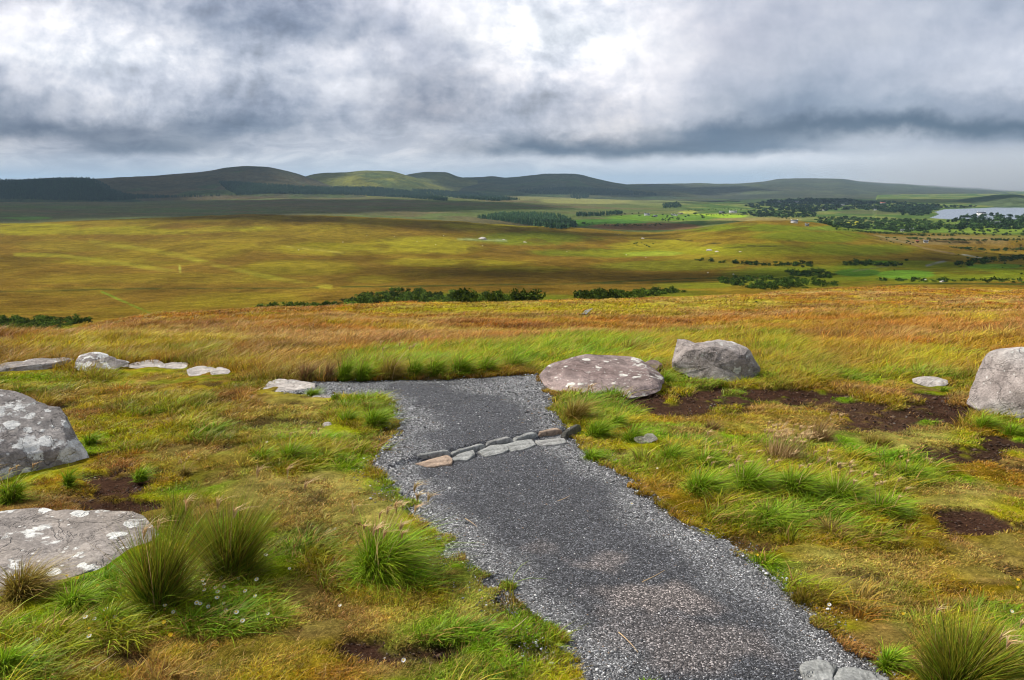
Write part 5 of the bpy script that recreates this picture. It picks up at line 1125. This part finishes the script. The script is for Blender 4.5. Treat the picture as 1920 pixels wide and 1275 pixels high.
def make_house(px, py, wpx, label, wall=M_wall, roof=M_roof, long=2.0, turn=0.0, storeys=1, group=None):
    g = hit([px], [py])[0]; L = wpx / F * g[1]; D = L / long; hw = 2.6 * storeys * max(1, L / 14); k = 3
    wb = [(-L/2, L/2, -D/2, D/2, -1.2, hw)]
    root = boxes('house', wb, wall); root.location = g; root.rotation_euler = (0, 0, turn - math.atan2(g[0], g[1]))
    rh = D * .42; e = .35
    V = np.array([(-L/2-e,-D/2-e,hw-.1),(L/2+e,-D/2-e,hw-.1),(L/2+e,D/2+e,hw-.1),(-L/2-e,D/2+e,hw-.1),(-L/2-e,0,hw+rh),(L/2+e,0,hw+rh)])
    rf = mkmesh('roof', V, quads=np.array([[0,1,5,4],[2,3,4,5],[0,3,2,1]]), tris=np.array([[0,4,3],[1,2,5]]), mat=roof, parent=root)
    s = max(1, L / 14)
    for x in (-L * .44, L * .44): boxes('chimney', [(x-.45*s, x+.45*s, -.4*s, .4*s, hw+rh-.9, hw+rh+.9*s)], wall, rf)
    for st in range(storeys):
        for x in (-.34, -.17, .17, .34): boxes('window', [(x*L-.5*s, x*L+.5*s, -D/2-.06, -D/2-.003, st*2.6*s+1.0*s, st*2.6*s+2.1*s)], M_win, root)
    boxes('door', [(-.5*s, .5*s, -D/2-.06, -D/2-.003, 0, 2.05*s)], M_door, root)
    return tag(root, label, 'house', group)
for a in [
 (1213,404,10,'white farmhouse at the left end of the farm cluster'),(1229,406,7,'grey cottage just right of the leftmost white farmhouse',M_gwall),(1262,404,6,'white gable-ended cottage below the ochre one'),(1268,405,5,'small white outhouse beside the gable-ended cottage'),(1276,402,8,'ochre farmhouse at the right end of the farm cluster',M_ochre),
 (1353,400,9,'pale cottage at the left end of the low terrace',M_gwall),(1374,399,14,'long low whitewashed terrace beyond the fields',M_wall,M_roof,4.0),(1462,379,7,'white house high in the dark woodland'),(1494,380,7,'pale house high in the dark woodland, right of the white one'),(1489,418,12,'white cottage with gables behind the green ridge'),(1513,424,7,'low pale shed right of the gabled white cottage',M_gwall),
 (1545,395,5,'tiny white house at the right of the dark woodland'),(1581,385,6,'pale house among the trees above the farmland',M_gwall),(1655,382,9,'reddish-roofed long house near the far shore',M_gwall,M_red,3.0),(1628,394,5,'leftmost of the three white houses in a row above the moor'),(1641,394,5,'middle of the three white houses in a row above the moor'),(1658,393,8,'right and widest of the three white houses in a row above the moor'),
 (1692,434,6,'bright white house among the farmland scrub'),(1709,432,7,'grey-roofed white house right of the bright white one'),(1839,405,14,'large white house on the wooded headland by the lake',M_wall,M_roof,2.2,.2,2),(1866,420,16,'long grey building in the headland wood',M_gwall,M_roof,3.5),(1736,455,8,'white bungalow on the moor below the farmland',M_wall,M_roof,2.6),(1720,455,6,'reddish barn left of the white bungalow',M_ochre,M_red)]:
    make_house(a[0], a[1], a[2], a[3], *a[4:])

# ------------------------------------------------------------------ sheep
M_wool = flat_mat('wool', (.72,.69,.62), .95, .1, 20, .15); M_face = flat_mat('sheep_face', (.06,.05,.045))
def make_sheep():
    N, M = 14, 18; u = np.linspace(0, math.pi, N); v_ = np.linspace(0, 6.283, M, endpoint=False); U, Vv = np.meshgrid(u, v_, indexing='ij')
    X = -np.cos(U) * .58; rr = np.sin(U) ** .6; Y = np.cos(Vv) * rr * .27; Zz = np.sin(Vv) * rr * .27 + .62
    P = np.stack([X, Y, Zz], -1).reshape(-1, 3); P *= 1 + (fbm(P[:, 0] / .07 + 5, P[:, 2] / .07 + P[:, 1] * 9, 2, 3)[:, None] - .5) * .10
    b = mkmesh('sheep', P, quads=grid_quads(N, M, wrap=True), mat=M_wool, smooth=True)
    hx = [(.50, 0, .66, .12), (.64, 0, .74, .10), (.74, 0, .70, .085), (.84, 0, .62, .05), (.87, 0, .60, .01)]
    a = np.linspace(0, 6.283, 10, endpoint=False); R_ = [np.stack([np.full(10, x), np.cos(a) * r * .8, np.sin(a) * r + z], 1) for x, y, z, r in hx]
    mkmesh('head', np.concatenate(R_), quads=grid_quads(5, 10, wrap=True), mat=M_face, parent=b, smooth=True)
    for s in (-1, 1):
        mkmesh('ear', np.array([(.66, s*.07, .80), (.70, s*.17, .79), (.66, s*.15, .74), (.63, s*.07, .76)]), quads=np.array([[0,1,2,3]]), mat=M_face, parent=b)
        for x in (-.36, .36):
            a = np.linspace(0, 6.283, 7, endpoint=False); R_ = [np.stack([np.cos(a) * r + x + dx_, np.sin(a) * r + s * .13, np.full(7, z)], 1) for z, r, dx_ in ((.45, .075, 0), (.28, .045, .02), (.26, .05, .02), (.05, .035, 0), (0, .04, .01))]
            mkmesh('leg', np.concatenate(R_), quads=grid_quads(5, 7, wrap=True), mat=M_face, parent=b)
    return b
sheep = make_sheep()
for i, (px, py) in enumerate([(688,443),(740,444),(782,454),(790,453),(817,460),(643,455),(832,443),(1063,473),(1174,479),(1153,439),(1160,440.5),(1164,440),(1211,484),(1327,513),(1375,516),(905,462),(560,470),(1735,527)]):
    o = sheep
    if i:
        o = sheep.copy(); COL.objects.link(o)
        for c in sheep.children: d = c.copy(); COL.objects.link(d); d.parent = o
    o.location = hit([px], [py])[0]; o.rotation_euler = (0, 0, rng.uniform(0, 6.28)); s = 1.25; o.scale = (s, s, s)
    tag(o, 'white sheep grazing far off on the open brown moor' , 'sheep', 'sheep scattered over the moor')

# grey outcrops far off on the moor
for px, py, w, lab in [(905,450,16,'pale rock outcrop on the moor ridge behind the brown slope'),(944,451,7,'dark grey rock right of the pale outcrop on the moor ridge'),(984,456,9,'low grey rock farthest right on the moor ridge'),(1205,448,7,'white rock on top of the bright green knoll'),(1330,471,12,'pale rocks on the sunlit strip of the moor'),(1344,473,8,'grey rock just right of the pale rocks on the sunlit strip'),(1388,474,8,'lone grey rock right of the sunlit strip'),(1768,530,14,'long grey rock lying by the scrub line at the right'),(1195,569,3,'small white stone on the brow of the near slope')]:
    boulder([(px-w*.5,py),(px-w*.42,py-w*.18),(px-w*.2,py-w*.34),(px+w*.1,py-w*.36),(px+w*.35,py-w*.22),(px+w*.5,py),(px,py+w*.06)], lab, RM['pale'], .9, .5, seed=int(px), foot=py, name='rock_outcrop', cat='rock', rough=.04)
# a stretch of the path lower down the slope
g = hit([1090,1098,1112,1106,1099], [592,584,580,586,592.5])
V = np.concatenate([g + [0, 0, .12]]); o = mkmesh('path', V, quads=np.array([[0,1,2,3]]), tris=np.array([[0,3,4]]), col=np.tile([.17,.18,.22], (5, 1)), mat=M_stone); tag(o, kind='structure')

# ------------------------------------------------------------------ flowers in the turf
M_petal = flat_mat('white_petal', (.85,.85,.83), .6); M_eye = flat_mat('yellow_petal', (.75,.50,.02), .6); M_stem = flat_mat('flower_stem', (.07,.13,.02))
def make_flower(name, petal, eye, rad):
    n = 12; a = np.linspace(0, 6.283, n, endpoint=False); V = [(0, 0, .034)]; T = []
    for k in range(n):
        for da, rr, z in ((-.17, .55, .036), (-.14, 1, .040), (.14, 1, .040), (.17, .55, .036)): V.append((math.cos(a[k] + da) * rad * rr, math.sin(a[k] + da) * rad * rr, z))
        b = 1 + 4 * k; T += [[0, b, b + 3], [b, b + 1, b + 2], [b, b + 2, b + 3]]
    r = mkmesh(name, np.array(V), tris=np.array(T), mat=petal)
    e = [(math.cos(t) * rad * .38, math.sin(t) * rad * .38, .040) for t in a] + [(0, 0, .046)]
    mkmesh('flower_centre', np.array(e), tris=np.array([[k, (k + 1) % n, n] for k in range(n)]), mat=eye, parent=r)
    s = [np.stack([np.cos(a[::3]) * .0012, np.sin(a[::3]) * .0012, np.full(4, z)], 1) for z in (-.01, .034)]
    mkmesh('stem', np.concatenate(s), quads=grid_quads(2, 4, wrap=True), mat=M_stem, parent=r); return r
def place_flowers(src, pts, label, group):
    for i, (px, py) in enumerate(pts):
        o = src
        if i:
            o = src.copy(); COL.objects.link(o)
            for c in src.children: d = c.copy(); COL.objects.link(d); d.parent = o
        o.location = hit([px], [py])[0] + np.array([0, 0, .012]); s = rng.uniform(.8, 1.25); o.scale = (s, s, s * 1.2); o.rotation_euler = (rng.uniform(.1, .7), rng.uniform(-.3, .3), 0)
        tag(o, label, 'flower', group)
DA = bz(0,920,3.4286,[(1383,550),(1357,563),(1366,590),(1331,620),(1315,663),(1387,662),(1343,700),(1414,695),(1453,658),(1552,603),(1432,602),(1674,623),(1709,475),(1859,550),(1604,697),(1663,740),(1743,845),(1400,762),(1437,765),(1352,786),(1280,770),(1284,784),(1475,817),(1522,845),(1571,885),(1141,817),(1065,811),(992,790),(757,855),(722,823),(622,876),(579,881),(253,998),(598,1005),(218,1131)]) + [(503,838),(633,1002),(640,1150),(1890,1160),(1555,1150),(1510,890),(1182,955),(1232,890),(760,1250)]
place_flowers(make_flower('daisy', M_petal, M_eye, .0095), DA, 'tiny white daisy in the grass', 'daisies scattered in the turf')
place_flowers(make_flower('yellow_flower', M_eye, M_eye, .0085), bz(0,920,3.4286,[(593,942),(1119,972),(518,612),(440,601),(122,603),(124,657),(644,668),(1075,905)]) + [(1692,1165),(1905,1105),(1900,1112),(1420,1010),(1417,1058),(1765,870)], 'tiny yellow flower in the grass', 'yellow flowers scattered in the turf')
# straw stalks lying on the path and turf
for i, (p0, p1, lab) in enumerate([((1160,1190),(1196,1228),'long pale stalk lying on the gravel near the bottom of the path'),((1204,1095),(1246,1073),'thin dry stalk lying across the middle of the path'),((1046,942),(1068,932),'short dry stalk on the gravel below the step'),((872,975),(895,992),'dry stalk on the left edge of the path'),((1160,752),(1180,775),'dry stalk on the bare peat in front of the slab'),((170,1262),(218,1228),'dry stalk on the turf in the bottom left corner'),((960,1185),(990,1160),'bent dry stalk at the left path edge near the bottom')]):
    g = hit([p0[0], (p0[0]+p1[0])/2 + 4, p1[0]], [p0[1], (p0[1]+p1[1])/2 + 3, p1[1]], H); g[:, 2] += .012 - (.0 if i in (5,) else .0)
    t = np.linspace(0, 1, 12)[:, None]; C_ = (1-t)**2 * g[0] + 2*t*(1-t) * (g[1] + [0, 0, .01]) + t*t * g[2]; a = np.linspace(0, 6.283, 6, endpoint=False)
    d = g[2] - g[0]; d /= np.linalg.norm(d); s_ = np.cross(d, [0, 0, 1]); u_ = np.cross(s_, d)
    V = (C_[:, None, :] + (np.cos(a)[None, :, None] * s_ + np.sin(a)[None, :, None] * u_) * (.0024 * (1.1 - t[:, :, None] * .7))).reshape(-1, 3)
    tag(mkmesh('dry_stalk', V, quads=grid_quads(12, 6, wrap=True), col=np.tile([.5,.36,.2], (len(V), 1)), mat=M_stone), lab, 'stalk')

# ------------------------------------------------------------------ unseen clouds added out of frame to cast shade, and the air
M_shade_cloud = flat_mat('shade_cloud_white', (.8,.8,.8), 1.0, 0, .001, .05)
OFF = np.array([SUNV[0], SUNV[1]]) / SUNV[2]
def shade_cloud(tx, ty, rx, ry, alt=2600, seed=1, rot=0.0):
    """opaque lump added above the view to block the sun; (tx, ty) is where its shade falls"""
    N, M = 40, 90; u = np.linspace(0, math.pi, N); v_ = np.linspace(0, 6.283, M, endpoint=False); U, Vv = np.meshgrid(u, v_, indexing='ij')
    d = np.stack([np.sin(U) * np.cos(Vv), np.sin(U) * np.sin(Vv), np.cos(U)], -1).reshape(-1, 3)
    k = 1 + (fbm(d[:, 0] * 2.2 + seed, d[:, 1] * 2.2 + d[:, 2], 5, seed, .6) - .5) * 1.3
    P = d * k[:, None] * [rx, ry, 170]; P[:, 2] = np.where(P[:, 2] < 0, P[:, 2] * .35, P[:, 2])
    c, s = math.cos(rot), math.sin(rot); P = np.stack([P[:, 0] * c - P[:, 1] * s, P[:, 0] * s + P[:, 1] * c, P[:, 2]], 1)
    o = mkmesh('shade_cloud', P, quads=grid_quads(N, M, wrap=True), mat=M_shade_cloud, smooth=True)
    o.location = (tx + OFF[0] * (alt + 60), ty + OFF[1] * (alt + 60), alt); tag(o, kind='structure')
shade_cloud(-3150, 5700, 1700, 1900, seed=3)
shade_cloud(-1500, 3100, 1500, 1150, seed=5)
shade_cloud(500, 7600, 1500, 1300, seed=7)
shade_cloud(2300, 4500, 1400, 420, seed=9)
shade_cloud(60, 640, 190, 80, alt=2200, seed=15)
shade_cloud(-300, 1420, 480, 150, alt=2300, seed=17)
shade_cloud(620, 760, 260, 230, alt=2200, seed=11)
shade_cloud(330, 1900, 420, 130, alt=2400, seed=13)

hz = boxes('haze', [(-47000, 47000, -47000, 47000, -140, 420)], None); m = bpy.data.materials.new('haze_air'); m.use_nodes = True; t = NT(m.node_tree); t.n.clear()
pv_ = t.new('ShaderNodeVolumePrincipled'); pv_.inputs['Color'].default_value = (.56, .78, 1.0, 1); pv_.inputs['Density'].default_value = 3.3e-5; pv_.inputs['Anisotropy'].default_value = .2
out = t.new('ShaderNodeOutputMaterial'); t.l.new(pv_.outputs[0], out.inputs['Volume']); hz.data.materials.append(m); tag(hz, 'thin blue-grey haze over the distant hills', 'haze', kind='stuff')

# a rain shower trailing from the cloud over the far hills at the right
N, M = 24, 48; u = np.linspace(0, math.pi, N); v_ = np.linspace(0, 6.283, M, endpoint=False); U, Vv = np.meshgrid(u, v_, indexing='ij')
P = np.stack([np.sin(U) * np.cos(Vv) * 6500, np.sin(U) * np.sin(Vv) * 4500, np.cos(U) * 800 ], -1).reshape(-1, 3)
o = mkmesh('rain_shower', P, quads=grid_quads(N, M, wrap=True), smooth=True); o.location = (10300, 13500, 0)
m = bpy.data.materials.new('rain_air'); m.use_nodes = True; t = NT(m.node_tree); t.n.clear()
tc = t.new('ShaderNodeTexCoord'); sc_ = t.new('ShaderNodeVectorMath', operation='MULTIPLY'); t.l.new(tc.outputs['Object'], sc_.inputs[0]); sc_.inputs[1].default_value = (1/6500, 1/4500, 1/800)
ln = t.new('ShaderNodeVectorMath', operation='LENGTH'); t.l.new(sc_.outputs[0], ln.inputs[0])
den = t.m('MULTIPLY', t.m('POWER', t.m('SUBTRACT', 1.0, ln.outputs['Value'], clamp=True), 1.3), 1.5e-3)
pv_ = t.new('ShaderNodeVolumePrincipled'); pv_.inputs['Color'].default_value = (.97, .98, 1.0, 1); t.l.new(den, pv_.inputs['Density'])
out = t.new('ShaderNodeOutputMaterial'); t.l.new(pv_.outputs[0], out.inputs['Volume']); o.data.materials.append(m)
tag(o, 'pale misty rain shower veiling the far hills at the right', 'rain', kind='stuff')
